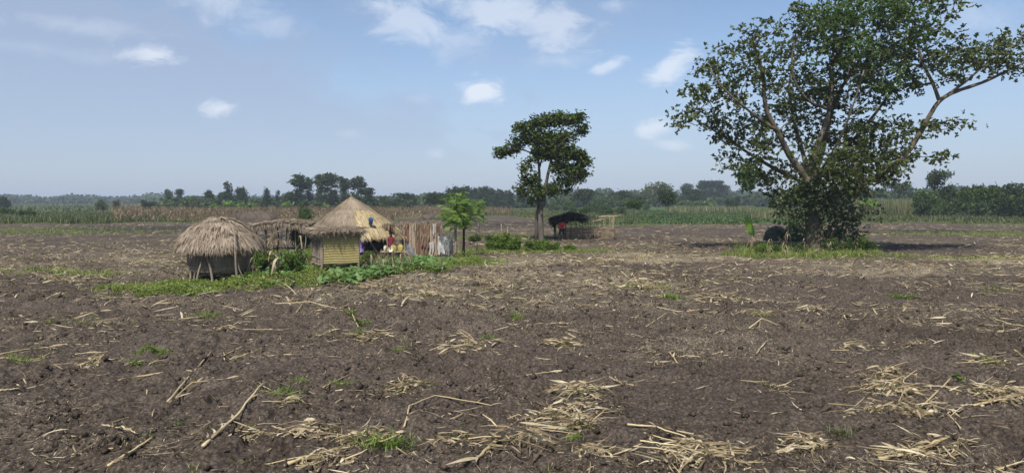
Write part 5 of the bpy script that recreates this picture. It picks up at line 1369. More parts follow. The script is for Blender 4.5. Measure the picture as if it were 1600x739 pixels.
bot = ('trousers', 'cloth_navy', [('pelvis', (.165, .125)), ('hipL', .112), ('knL', .085), (mid(P['knL'], P['anL'], .85), .068), ('hipR', .112), ('knR', .085), (mid(P['knR'], P['anR'], .85), .068)], [(0, 1), (1, 2), (2, 3), (0, 4), (4, 5), (5, 6)])
man = make_person('person', 'person in a red shirt and dark trousers stooping into the pen, back turned', tuple(b), 0.0, P, [top], [bot])
man.scale = (1.04, 1.04, 1.02)
fc = bpy.data.curves.new('num', 'FONT'); fc.body = '23'; fc.size = .26; fc.extrude = .004; fc.align_x = 'CENTER'; fc.offset = .006
fo_ = bpy.data.objects.new('num', fc); COL.objects.link(fo_); dg = bpy.context.evaluated_depsgraph_get()
me_ = bpy.data.meshes.new_from_object(fo_.evaluated_get(dg)); bpy.data.objects.remove(fo_)
me_.materials.clear(); me_.materials.append(M['print_dark']); no = bpy.data.objects.new('shirt_number', me_); COL.objects.link(no); no.parent = man
no.location = (.03, -.075, 1.10); no.rotation_euler = (math.radians(70), 0, 0)

# seated figure in purple on the hut bench
P = dict(pelvis=(0, 0, .12), waist=(0, -.02, .26), chest=(0, -.02, .46), neckbase=(0, -.02, .60), neck=(0, -.03, .67), head=(0, -.04, .75), crown=(0, -.035, .82), face=(.2, -1, -.1),
         shL=(.17, -.02, .58), elL=(.24, -.14, .34), wrL=(.12, -.36, .24), shR=(-.17, -.02, .58), elR=(-.25, -.12, .34), wrR=(-.12, -.36, .24), palmL=(1, 0, 0), palmR=(1, 0, 0),
         hipL=(.09, -.03, .10), knL=(.14, -.42, .14), anL=(.13, -.44, -.28), toL=(.14, -.56, -.33), hipR=(-.09, -.03, .10), knR=(-.14, -.42, .14), anR=(-.13, -.44, -.28), toR=(-.14, -.56, -.33))
top = ('blouse', 'cloth_purple', [('pelvis', (.18, .14)), ('waist', (.17, .13)), ('chest', (.19, .14)), ('neckbase', (.12, .10)), ('shL', .085), (mid(P['shL'], P['elL'], .9), .075), ('shR', .085), (mid(P['shR'], P['elR'], .9), .075)], [(0, 1), (1, 2), (2, 3), (3, 4), (4, 5), (3, 6), (6, 7)])
bot = ('skirt', 'cloth_purple', [('pelvis', (.19, .15)), (V3(0, -.22, .13), (.20, .12)), (V3(0, -.42, .12), (.20, .10)), (V3(0, -.46, -.2), (.20, .09))], [(0, 1), (1, 2), (2, 3)])
q = (HB[0] + .86, HB[1] - 2.12, HB[2] + .50)
make_person('person', 'person in a purple patterned dress sitting in the shade of the hut eave', q, 0, P, [top], [bot])
# a stool-like clay step the seated figure rests on
st_ = thing('stool', 'low wooden stool under the person in purple', 'stool', (q[0], q[1], HB[2] - .02))
g = Geo(); box(g, (0, .02, .50), (.42, .34, .05)); g.build('seat', M['pole_dark'], st_)
for x in (-.16, .16):
    for y in (-.1, .14): pole('leg', M['pole_dark'], st_, (x, y, 0), (x * .9, y, .48), .022, .02, 6, .0, 1)
# woman in dark red standing between hut and rack
P = dict(pelvis=(0, 0, .78), waist=(.0, 0, .91), chest=(0, .03, 1.08), neckbase=(0, .03, 1.20), neck=(0, .01, 1.27), head=(0, -.02, 1.35), crown=(0, -.02, 1.42), face=(-.5, -1, -.35),
         shL=(.15, .02, 1.18), elL=(.22, -.08, .96), wrL=(.12, -.28, .88), shR=(-.15, .02, 1.18), elR=(-.22, -.08, .96), wrR=(-.12, -.28, .88), palmL=(1, 0, 0), palmR=(1, 0, 0),
         hipL=(.08, 0, .74), knL=(.09, -.02, .42), anL=(.09, .02, .08), toL=(.10, -.1, .03), hipR=(-.08, 0, .74), knR=(-.09, -.02, .42), anR=(-.09, .02, .08), toR=(-.10, -.1, .03))
top = ('dress', 'cloth_darkred', [(V3(0, 0, .35), (.21, .18)), ('pelvis', (.17, .14)), ('waist', (.145, .115)), ('chest', (.165, .12)), ('neckbase', (.10, .085)), ('shL', .075), (mid(P['shL'], P['elL'], .7), .062), ('shR', .075), (mid(P['shR'], P['elR'], .7), .062)], [(1, 0), (1, 2), (2, 3), (3, 4), (4, 5), (5, 6), (4, 7), (7, 8)])
make_person('person', 'person in a dark red dress bending beside the stick rack by the hut', tuple(gp(611, 405)), .2, P, [top], [])

# ---------------------------------------------------------------- shrubs and weeds near the homestead
for i, (px, b_, t_, wm, k, lb) in enumerate([(783, 392, 364, .80, 'leafy0', 'tallest rounded green shrub at the left end of the row before the pen'), (806, 393, 371, .95, 'leafy1', 'second green shrub from the left in the row before the pen'),
        (826, 393, 376, 1.3, 'leafy0', 'yellow green shrub in the middle of the row before the pen'), (847, 393, 374, 1.0, 'leafy1', 'shrub in front of the twin stemmed evergreen trunk'), (866, 393, 379, 1.5, 'leafy0', 'low shrub in front of the person in red'), (889, 392, 382, 1.6, 'leafy1', 'lowest shrub at the right end of the row before the pen'), (795, 388, 369, .9, 'green1', 'dark shrub tucked behind the first two shrubs before the pen'), (770, 392, 376, 1.2, 'leafy1', 'small shrub at the left foot of the tallest rounded shrub'),
        (408, 425, 388, .7, 'leafy0', 'leafy weed bush rising beside the round granary wall'), (418, 432, 404, .9, 'green0', 'low weed bush in front of the open shelter'), (455, 432, 395, .75, 'leafy1', 'leafy weed bush left of the square granary'), (465, 425, 385, .7, 'green2', 'dark leafy bush between the open shelter and square granary'),
        (438, 436, 412, .8, 'leafy0', 'small weed bush below the dry maize stalks near the round granary'), (462, 390, 352, .5, 'green1', 'broad leaved dark bush growing inside the open shelter'), (480, 388, 356, .5, 'green0', 'dark bush behind the right posts of the open shelter'), (395, 437, 418, .8, 'leafy1', 'short weed bush at the right foot of the round granary'),
        (577, 416, 392, .55, 'leafy1', 'spindly green bush right beside the yellow mat wall'), (740, 379, 365, 1.4, 'green2', 'low dark growth around the foot of the farther papaya'), (765, 380, 366, 1.2, 'green1', 'low growth right of the farther papaya foot'), (1330, 393, 362, .75, 'green0', 'leafy bush at the right foot of the broad tree'), (1348, 395, 370, .8, 'leafy0', 'small yellow green bush right of the broad tree foot'), (1215, 398, 381, 1.0, 'green2', 'low bush in front of the dark tarpaulin dome'), (1192, 397, 380, 1.1, 'leafy1', 'low yellow green bush left of the dark tarpaulin dome'), (1248, 399, 378, .9, 'green0', 'dark weed bush between the tarpaulin dome and the broad trunk'), (1300, 398, 368, .9, 'green1', 'bush right against the broad trunk'), (1320, 397, 372, .9, 'green2', 'dark bush second right of the broad trunk'), (1358, 396, 374, 1.0, 'green1', 'outermost low bush right of the broad trunk')]):
    plant(k, 'shrub', px, b_, t_, None, wm, lb, 'shrub')
plant('green2', 'creeper_post', 475, 350, 316, 98, .55, 'tall stump wrapped in creeper standing in the dry maize left of the hut', 'stump')

def mound(px, py, rx, ry, h, label, seed):
    b = gp(px, py); g = Geo(); lumpy(g, (0, 0, 0), (rx, ry, h), seed, 60, 26, .30, top_only=True, fr=3)
    root = g.build('earth_mound', M['soil'], None, True); root.location = tuple(b); tag(root, label, 'mound')
mound(395, 347, 3.6, 2.2, 1.7, 'dark heap of earth behind the round granary and open shelter', 3)
mound(672, 343, 1.7, 1.4, .9, 'small dark heap of earth behind the cloth screen', 5)
mound(1338, 362, 3.5, 2.0, .35, 'low bank of turned earth right of the broad tree', 8)

def banana_sprout():
    b = gp(1176, 391)
    root = thing('banana_plant', 'young banana plant with one upright lime green leaf and withered brown leaves', 'banana plant', tuple(b))
    g = Geo(); tube(g, [(0, 0, -.05), (0, 0, .45), (-.05, 0, .95)], [.09, .06, .03], 8, .8); g.build('stem', M['dry_maize'], root, True)
    g = Geo(); strips(g, [(-.05, 0, .85)], [(-.24, 0, 1)], [(.85, -.5, .1)], 1.45, .23, [(-.1, 0, 0)], [.15, .9, 1, 1, .85, .6, .1], .75, curl=.3)
    strips(g, [(-.02, 0, .75)], [(.12, .2, 1)], [(.9, .3, 0)], .7, .14, [(.1, .1, -.1)], [.15, .9, 1, .7, .1], .3, curl=.3)
    g.build('green_leaf', M['leaf_banana'], root)
    for k, a_ in enumerate((2.8, 3.4, .2, -.5, 4.2)):
        g = Geo(); strips(g, [(0, 0, .65)], [(math.cos(a_), math.sin(a_), .9)], [(-math.sin(a_), math.cos(a_), 0)], .75, .09, [(0, 0, -1.75)], [.4, 1, 1, 1, .9, .7, .2], R.uniform(.3, 1), curl=1)
        g.build('withered_leaf', M['dry_maize'], root)
banana_sprout()

# standing dried maize stalks round the homestead and the broad tree
def stand_stalk_mesh(seed, h=1.7, nl=8, droop=1.2):
    rs = np.random.default_rng(seed); s_, l_ = Geo(), Geo(); t = np.linspace(0, 1, 7); lean = rs.normal(0, .10, 2)
    P = np.stack([lean[0] * t * h, lean[1] * t * h, -.05 + t * h], 1) + rs.normal(0, .01, (7, 3)); tube(s_, P, np.linspace(.016, .007, 7), 6, rs.uniform(.2, .8))
    for k in range(nl):
        u = rs.uniform(.15, .98); o = np.array([np.interp(u, t, P[:, j]) for j in range(3)]); a_ = rs.uniform(0, 6.28)
        strips(l_, [o], [(math.cos(a_), math.sin(a_), rs.uniform(.3, 1.2))], [(-math.sin(a_), math.cos(a_), 0)], rs.uniform(.35, .7), rs.uniform(.025, .05), [(0, 0, -droop * rs.uniform(.8, 1.5))], [.5, 1, 1, .8, .5, .1], rs.uniform(.1, 1), curl=2)
    return s_.mesh('stem', M['dry_maize'], True), l_.mesh('dry_leaves', M['dry_maize'])
SM = [stand_stalk_mesh(300 + k, 1.7, 13, 1.5) for k in range(6)]
def stand_stalk(px, b_, t_, k, label, group=None, wmul=1.0):
    b = gp(px, b_); h = at(px, t_, b[1])[2] - b[2]; root = thing('dry_maize_plant', label, 'maize plant', tuple(b), R.uniform(0, 6.3), group); s_ = h / 1.7; root.scale = (max(s_, .5) * wmul,) * 2 + (s_,)
    for nm, me in zip(('stem', 'leaves'), SM[k % 6]):
        o = bpy.data.objects.new(nm, me); COL.objects.link(o); o.parent = root
LST = [(432, 437, 356, 'tall dried maize plant right of the round granary, leftmost of its close trio'), (438, 434, 362, 'dried maize plant in the middle of the close trio near the open shelter'), (428, 436, 372, 'thick withered maize plant at the front of the close trio'),
       (400, 444, 398, 'thin dried maize plant at the right foot of the round granary'), (388, 440, 408, 'short dried maize plant touching the round granary wall'), (478, 420, 366, 'dried maize plant leaning at the left side of the square granary'),
       (571, 430, 392, 'short dried maize plant right of the square granary legs'), (603, 425, 380, 'dried maize plant in front of the yellow cans'), (691, 428, 396, 'short dead plant in the squash patch below the white sheet'), (745, 398, 375, 'bare dead plant right of the papaya trunks'), (752, 399, 384, 'small bent dead plant right of the papaya trunks')]
for i, (px, b_, t_, lb) in enumerate(LST): stand_stalk(px, b_, t_, i, lb, wmul=1.3 if i < 3 else 1)
RG = [(582, 427, 395), (590, 423, 392), (597, 426, 388), (610, 424, 392), (618, 425, 390), (626, 422, 388), (632, 424, 393), (640, 418, 396), (565, 425, 400), (577, 420, 390), (586, 418, 388), (622, 418, 385), (605, 418, 390), (594, 430, 402), (615, 430, 405)]
for i, (px, b_, t_) in enumerate(RG):
    stand_stalk(px, b_, t_, i, ordinal([p[0] for p in RG], i, 'of the dried maize plants in front of the hut'), 'dried maize plants in front of the hut', 1.2)
WG = [(1203, 399, 372), (1228, 398, 360), (1226, 402, 368), (1259, 401, 370), (1262, 398, 380), (1296, 398, 372), (1299, 400, 376), (1320, 399, 374), (1338, 397, 372), (1345, 394, 366), (1275, 399, 384), (1283, 400, 386), (1308, 400, 384), (1240, 400, 385)]
for i, (px, b_, t_) in enumerate(WG):
    stand_stalk(px, b_, t_, i, ordinal([p[0] for p in WG], i, 'of the withered maize plants under the broad tree'), 'withered maize plants at the foot of the broad tree', 1.0)

# ground cover
def weeds():
    q = sample_poly(GARDEN, 5200); rs = np.random.default_rng(9)
    far = np.clip((q[:, 1] - 24) / 14, 0, 1)
    keep = fbm(q[:, 0] / 1.3, q[:, 1] / 1.3, 3, 90) > .36; q = q[keep]
    n = len(q); hgt_ = .10 + .30 * fbm(q[:, 0] / 2, q[:, 1] / 2, 2, 91) * (fbm(q[:, 0] / 2, q[:, 1] / 2, 2, 91) > .42)
    per = 9; C = np.repeat(np.stack([q[:, 0], q[:, 1], hgt(q[:, 0], q[:, 1])], 1), per, 0); hh = np.repeat(hgt_, per)
    C = C + rs.normal(0, .07, C.shape) * [1, 1, 0]; C[:, 2] += hh * rs.uniform(.1, 1, len(C)) + .01
    D = rdir(len(C), .35); D[:, 2] += .2
    g = Geo(); v = np.repeat(rs.uniform(0, .9, n), per) + rs.normal(0, .12, len(C)); L = rs.uniform(.05, .11, len(C))
    leaves(g, C, D, rs.normal(0, .35, C.shape) + [0, 0, 1], L, L * .38, np.clip(v, 0, 1))
    q2 = sample_poly(GARDEN, 5200, 1, .3); blades(g, q2[:, 0], q2[:, 1], .24, .009, 3, 33, lean=.5, spread=.05)
    q3 = sample_poly(BIGGRASS, 3600, 1, .5); blades(g, q3[:, 0], q3[:, 1], .38, .011, 4, 34, lean=.45, spread=.06)
    for (px, py, rx, ry, nn) in ((60, 362, 14, 8, 1800), (828, 392, 4.2, 1.6, 3000), (1460, 405, 4, 1.3, 160), (1545, 404, 3, 1.2, 160), (1400, 402, 3, 1.2, 160), (100, 432, 3, 1.0, 350), (725, 412, 1.8, 1.6, 700), (770, 372, 5, 4, 1200), (640, 392, 4, 2, 500), (225, 455, 1.5, 1.0, 500), (1560, 366, 14, 6, 1600), (1005, 452, .8, .5, 120), (410, 405, 2.5, 3, 800)):
        c = G(px, py); X = c[0] + rs.normal(0, rx * .55, nn); Y = c[1] + rs.normal(0, ry * .55, nn); blades(g, X, Y, .28, .011, 4, int(px), lean=.5, spread=.07)
    tag(g.build('weeds', M['grass_green']), 'low green weeds and grass spreading round the granaries and tree feet', 'weeds', kind='stuff')
    # squash vines with broad leaves
    g = Geo(); SQ = [(530, 436), (560, 420), (600, 410), (660, 408), (705, 414), (690, 422), (640, 428), (590, 438), (545, 446)]
    q = sample_poly(SQ, 1500); q = np.concatenate([q, sample_poly([(395, 440), (420, 405), (470, 400), (490, 425), (450, 445)], 500), sample_poly([(470, 450), (520, 442), (560, 440), (530, 452)], 120)])
    n = len(q); X, Y = q[:, 0], q[:, 1]; z = hgt(X, Y) + rs.uniform(.10, .36, n)
    st = np.stack([X, Y, hgt(X, Y)], 1); top_ = np.stack([X + rs.normal(0, .04, n), Y + rs.normal(0, .04, n), z], 1); sticks(g, st, top_, .005, .004, 3, .5)
    v = rs.uniform(0, 1, n); Nn = nrm(rs.normal(0, .35, (n, 3)) + [0, -.15, 1]); r = rs.uniform(.07, .13, n); a0 = rs.uniform(0, 6.28, n)
    e1 = nrm(np.cross(Nn, [1, 0, .1])); e2 = np.cross(Nn, e1)
    for k in range(5):
        a_ = a0 + k * 2 * math.pi / 5; D = e1 * np.cos(a_)[:, None] + e2 * np.sin(a_)[:, None] - Nn * .25
        leaves(g, top_, D, Nn, r, r * .55, v, .15, .6)
    tag(g.build('squash_vines', M['leaf_squash']), 'patch of broad leaved squash vines below the cloth screen', 'squash vines', kind='stuff')
weeds()
sw = Geo(); q = sample_poly([(400, 398), (470, 396), (490, 386), (560, 402), (640, 405), (700, 404), (700, 396), (640, 392), (450, 380), (405, 388)], 10)

# ---------------------------------------------------------------- crop residue on the soil
def lay(g, x, y, L, w_, v, seed, lift=.012, curl=1.2, tilt=.10, ang=None, prof=(.5, 1, .8, .9, .15)):
    rs = np.random.default_rng(seed); n = len(x); a_ = rs.uniform(0, 6.28, n) if ang is None else ang
    D = np.stack([np.cos(a_), np.sin(a_)], 1); ex, ey = x + D[:, 0] * L, y + D[:, 1] * L
    z0 = hgt(x, y); z1 = hgt(ex, ey); zm = hgt((x + ex) / 2, (y + ey) / 2)
    hi = np.maximum(zm - (z0 + z1) / 2, 0)
    P = np.stack([x, y, z0 + lift + hi * .7 + rs.uniform(0, .01, n)], 1); dz = (z1 - z0) / np.maximum(L, .01) + rs.normal(0, tilt, n).clip(-.02, .6)
    S = np.stack([-D[:, 1], D[:, 0], rs.normal(0, .3, n)], 1)
    strips(g, P, np.concatenate([D, dz[:, None]], 1), S, L, w_, np.stack([rs.normal(0, .4, n), rs.normal(0, .4, n), rs.normal(-.05, .08, n)], 1), prof, v, curl=curl)
def scatter(n, r0, r1, seed, bias=1.5, pw=1.0, clump=0):
    rs = np.random.default_rng(seed); m = int(n * 3.2)
    r = np.sqrt(rs.uniform(r0 ** 2, r1 ** 2, m)) if pw == 1 else r0 * (r1 / r0) ** rs.uniform(0, 1, m)
    a_ = rs.uniform(-.72, .72, m); x, y = r * np.sin(a_), r * np.cos(a_)
    z_ = zone_attrs(x, y); p = (.12 + z_['litter'] * bias) * (z_['grass'] < .45) * np.where(fbm(x / 1.1, y / .8, 3, 130) > .5, 1.6, .45) * (1 - .5 * z_['burn'])
    if clump: p = p * np.clip((fbm(x / 1.0, y / .8, 3, 130) - .50) * 9, .04, 1.5)
    k = rs.uniform(0, 1.6, m) < p; return x[k][:n], y[k][:n]
def litter():
    rs = np.random.default_rng(77)
    g = Geo()
    x, y = scatter(24000, 6, 34, 1, pw=0); n = len(x); lay(g, x, y, rs.uniform(.015, .09, n), rs.uniform(.0012, .004, n) * (1 + y / 25), rs.uniform(0, 1, n) ** 1.3, 2)
    x, y = scatter(8500, 7, 34, 3, 2.0, clump=1); xb, yb = scatter(9500, 7, 34, 13, .8); x = np.append(x, xb); y = np.append(y, yb); n = len(x); lay(g, x, y, rs.uniform(.06, 1, n) ** 2 * .34 + .05, rs.uniform(.12, 1, n) ** 2 * .013 + .002, rs.uniform(.1, 1, n), 4, curl=2)
    tag(g.build('straw_litter', M['litter']), 'fine straw chaff and leaf shreds strewn over the near soil', 'straw litter', kind='stuff')
    g = Geo()
    x, y = scatter(26000, 20, 62, 5, 1.7); n = len(x); lay(g, x, y, rs.uniform(.2, 1, n) ** 2 * .55 + .05, rs.uniform(.2, 1, n) ** 2.5 * .030 + .003, rs.uniform(0, 1, n) ** 1.6, 6, .03, 2.2, .35)
    x, y = scatter(22000, 58, 112, 7, 1.2); n = len(x); lay(g, x, y, rs.uniform(.15, .7, n), rs.uniform(.010, .030, n), rs.uniform(0, .95, n) ** 1.5, 8, .03, 1.5, .25)
    tag(g.build('stubble_litter', M['litter']), 'pale maize straw covering the middle and far parts of the field', 'straw litter', kind='stuff')
    # loose crumbs of soil
    g = Geo(); x, y = scatter(42000, 6.5, 34, 9, 0.2, 0); n = len(x); r = rs.uniform(.008, .030, n) * np.where(rs.uniform(0, 1, n) > .9, 2.0, 1) * (1 + y / 40)
    oc = np.array([[1, 0, 0], [-1, 0, 0], [0, 1, 0], [0, -1, 0], [0, 0, 1], [0, 0, -1], ], float); fc_ = np.array([[0, 2, 4], [2, 1, 4], [1, 3, 4], [3, 0, 4], [2, 0, 5], [1, 2, 5], [3, 1, 5], [0, 3, 5]])
    v = oc[None] * r[:, None, None] * rs.uniform(.6, 1.3, (n, 6, 1)) + np.stack([x, y, hgt(x, y) + r * .35], 1)[:, None] + rs.normal(0, .2, (n, 6, 3)) * r[:, None, None]
    g.add(v.reshape(-1, 3), (fc_[None] + (np.arange(n) * 6)[:, None, None]).reshape(-1, 3))
    tag(g.build('soil_crumbs', M['soil'], None, True), 'loose crumbs of dark earth on the near soil', 'soil crumbs', kind='stuff')
litter()
def seedlings():
    g = Geo(); x, y = scatter(330, 8, 45, 71, .6); rs = np.random.default_rng(72)
    for i in range(len(x)):
        k = rs.integers(2, 14); X = x[i] + rs.normal(0, .07, k); Y = y[i] + rs.normal(0, .07, k); blades(g, X, Y, rs.uniform(.06, .16), .004 + y[i] * .0001, 3, 1000 + i, lean=.7, spread=.02, vlo=.2, vhi=.9)
    tag(g.build('seedlings', M['grass_green']), 'sparse tiny green weed seedlings sprinkled over the field', 'seedlings', kind='stuff')
seedlings()

# single maize stalks and heaps
def stalk_geo(P, r, nleaf, seed, husk=True, lscale=1.0):
    """stem tube through points P (local), with joints, and torn dry leaves"""
    rs = np.random.default_rng(seed); s_, l_ = Geo(), Geo(); P = np.asarray(P, float)
    t = np.linspace(0, len(P) - 1, 13); Q = np.stack([np.interp(t, np.arange(len(P)), P[:, k]) for k in range(3)], 1) + rs.normal(0, r * .25, (13, 3))
    rad = np.linspace(r, r * .6, 13); rad[::3] *= 1.18; tube(s_, Q, rad, 7, rs.uniform(.3, 1))
    d = nrm(Q[-1] - Q[0])
    for k in range(nleaf):
        i = rs.integers(1, 13); a_ = rs.uniform(-.7, .7); dd = d * math.cos(a_) + np.array([-d[1], d[0], 0]) * math.sin(a_) + np.array([0, 0, rs.uniform(0, .25)])
        sd = np.array([-dd[1], dd[0], rs.normal(0, .4)])
        strips(l_, [Q[i] + [0, 0, r * .5]], [dd], [sd], lscale * rs.uniform(.14, .40), lscale * rs.uniform(.010, .024), [(rs.normal(0, .15), rs.normal(0, .15), -.12)], [.7, 1, .9, .6, .1], rs.uniform(.1, 1), curl=2.2)
    return s_, l_
def stalk_at(pts, r, nleaf, label, seed, group=None, lift=.02, end_lift=0, name='maize_stalk'):
    W = np.array([gp(a, b_) for a, b_ in pts]); 
    t = np.linspace(0, 1, len(W)); W[:, 2] += lift + r * .6 + end_lift * t
    for i in range(len(W) - 1):
        tt = np.linspace(0, 1, 12); q = W[i] + (W[i + 1] - W[i]) * tt[:, None]; over = np.max(hgt(q[:, 0], q[:, 1]) + r * .5 - q[:, 2])
        if over > 0: W[i, 2] += over * .6; W[i + 1, 2] += over * .6
    r = r * 1.05
    L = W - W[0]; root = thing(name, label, 'maize stalk', tuple(W[0]), 0, group)
    s_, l_ = stalk_geo(L, r, nleaf, seed); s_.build('stem', M['stem_straw'], root, True)
    if nleaf: l_.build('dry_leaves', M['dry_leaf'], root)
ST = [([(262, 637), (330, 560)], .017, 3, 'straight yellow maize stalk lying diagonally in the left foreground', 0.02),
      ([(255, 637), (300, 612), (353, 606)], .014, 6, 'bent maize stalk crossing the lower end of the straight yellow one', 0),
      ([(318, 718), (372, 660), (408, 622)], .021, 9, 'thickest long maize stalk with torn leaves at its top end, left foreground', .03),
      ([(170, 740), (238, 700)], .016, 4, 'maize stalk running out of the bottom edge at left', 0), ([(300, 702), (330, 668)], .009, 2, 'thin grey stalk left of the thickest long stalk', 0),
      ([(350, 558), (408, 527)], .012, 1, 'bare thin stalk above the straight yellow one in left midfield', 0), ([(160, 676), (198, 694)], .013, 2, 'short split stalk piece alone at far left foreground', 0),
      ([(450, 742), (500, 722), (550, 704)], .020, 8, 'leafy stalk leaving the bottom edge between left and centre', 0), ([(425, 670), (450, 692), (470, 700)], .014, 4, 'short thick yellow stalk stub pointing down right of the long stalk', 0),
      ([(545, 489), (560, 520)], .014, 0, 'short pale stalk piece lying steeply near the centre left weeds', .05), ([(505, 620), (545, 592)], .012, 2, 'thin stalk between two grass tufts left of centre', 0),
      ([(632, 672), (640, 650), (680, 630), (768, 641)], .012, 5, 'dark bent branchy stalk lying across the centre foreground', 0), ([(980, 675), (1025, 674), (1072, 686)], .014, 1, 'long pale stalk right of centre foreground, upper of two', 0),
      ([(1000, 694), (1075, 699)], .011, 1, 'thin pale stalk right of centre foreground, lower of two', 0), ([(1160, 528), (1190, 520), (1215, 519)], .013, 1, 'curved pale stalk alone on bare soil right of centre', 0),
      ([(1545, 506), (1575, 520), (1602, 522)], .022, 3, 'thick broken stalk over a dark hollow at the right edge', .04), ([(1372, 722), (1420, 714), (1482, 704)], .022, 8, 'thick stalk lying level along the bottom right foreground', 0),
      ([(1432, 655), (1485, 612)], .015, 3, 'straight stalk poking up right out of the big right hand heap', .10), ([(1445, 640), (1475, 670), (1500, 692)], .011, 4, 'thin dark forked stalk below the big right hand heap', 0),
      ([(1552, 625), (1602, 627)], .016, 3, 'upper level stalk of the heap cut by the right edge', 0), ([(1520, 646), (1560, 640), (1602, 636)], .017, 5, 'lower level stalk of the heap cut by the right edge', 0),
      ([(0, 553), (45, 546), (90, 542)], .014, 3, 'level stalk at the left edge in the middle distance', 0), ([(0, 626), (30, 619)], .017, 0, 'short stalk end cut by the left edge of the view', 0), ([(118, 559), (170, 551)], .011, 1, 'thin level stalk left of the bright grass tuft', 0),
      ([(380, 512), (445, 514)], .014, 3, 'level stalk beside the fan of pale husk leaves', 0), ([(463, 492), (492, 457)], .014, 1, 'upright leaning stalk in the middle distance left of centre', .12), ([(430, 478), (485, 480), (545, 488)], .013, 4, 'long low stalk under the leaning one left of centre', 0),
      ([(1008, 516), (1042, 497)], .013, 0, 'straight thin stalk in the middle distance right of centre', 0), ([(1000, 478), (1060, 492), (1110, 487)], .013, 3, 'kinked long stalk right of the dry grass clump', 0), ([(820, 598), (880, 588)], .011, 1, 'thin level stalk in the centre beyond the dark branchy one', 0),
      ([(1060, 700), (1110, 706), (1150, 712)], .015, 4, 'level stalk in the bottom heap right of centre', 0), ([(1258, 704), (1300, 690)], .010, 1, 'thin stalk above the bottom tan grass tuft', 0), ([(780, 700), (742, 742)], .024, 3, 'left leg of the broken stalk tripod at bottom centre', 0)]
for i, (p_, r, nl, lb, el) in enumerate(ST): stalk_at(p_, r, nl, lb, 500 + i, end_lift=el)

def heap(px, py, rx, ry, nst, nlf, h, label, seed, green=0, big=1.0, name='residue_heap'):
    rs = np.random.default_rng(seed); b = gp(px, py); s_, l_ = Geo(), Geo()
    root = thing(name, label, 'maize heap', tuple(b)); ax = rs.normal(.15, .45)
    for k in range(nst):
        s_ = Geo(); x, y = rs.normal(0, rx * .4), rs.normal(0, ry * .4); a_ = ax + rs.normal(0, .5) + (math.pi if rs.uniform() > .5 else 0); L = rs.uniform(.2, .7) * big
        x0, y0 = b[0] + x, b[1] + y; x1, y1 = x0 + math.cos(a_) * L, y0 + math.sin(a_) * L; z0 = gz(x0, y0) - b[2] + rs.uniform(.01, h * .6); z1 = gz(x1, y1) - b[2] + rs.uniform(.01, h)
        mm = np.array([(x0 + x1) / 2 - b[0] + rs.normal(0, .04), (y0 + y1) / 2 - b[1] + rs.normal(0, .04), (z0 + z1) / 2 + rs.normal(0, .02)])
        r = rs.uniform(.005, .012) * big; tube(s_, [(x0 - b[0], y0 - b[1], z0), mm, (x1 - b[0], y1 - b[1], z1)], [r, r * .9, r * .7], 6, rs.uniform(.1, 1)); s_.build('stem', M['stem_straw'], root, True)
    n = nlf; x = rs.normal(0, rx * .42, n); y = rs.normal(0, ry * .42, n); z = hgt(b[0] + x, b[1] + y) - b[2] + rs.uniform(.005, 1, n) * h * .7 * np.exp(-(x / rx) ** 2 - (y / ry) ** 2)
    a_ = np.where(rs.uniform(0, 1, n) < .55, ax + rs.normal(0, .5, n) + math.pi * (rs.uniform(0, 1, n) > .5), rs.uniform(0, 6.28, n)); D = np.stack([np.cos(a_), np.sin(a_), rs.normal(.05, .25, n)], 1); S = np.stack([-np.sin(a_), np.cos(a_), rs.normal(0, .5, n)], 1)
    strips(l_, np.stack([x, y, z], 1), D, S, rs.uniform(.10, .36, n) * big, rs.uniform(.003, 1, n) ** 2.2 * .026 * big + .003, np.stack([rs.normal(0, .55, n), rs.normal(0, .55, n), rs.normal(-.3, .25, n)], 1), [.6, 1, .8, 1, .7, .5, .1], rs.uniform(0, 1, n) ** 1.15, curl=3.0)
    l_.build('dry_leaves', M['dry_leaf'], root)
    if green:
        g = Geo(); X = b[0] + rs.normal(0, rx * .3, green); Y = b[1] + rs.normal(0, ry * .3, green); blades(g, X, Y, .13, .005, 4, seed, lean=.6, spread=.02, vlo=.3); g.V = [v - b for v in g.V]; g.build('grass_blades', M['leaf_bright'], root)
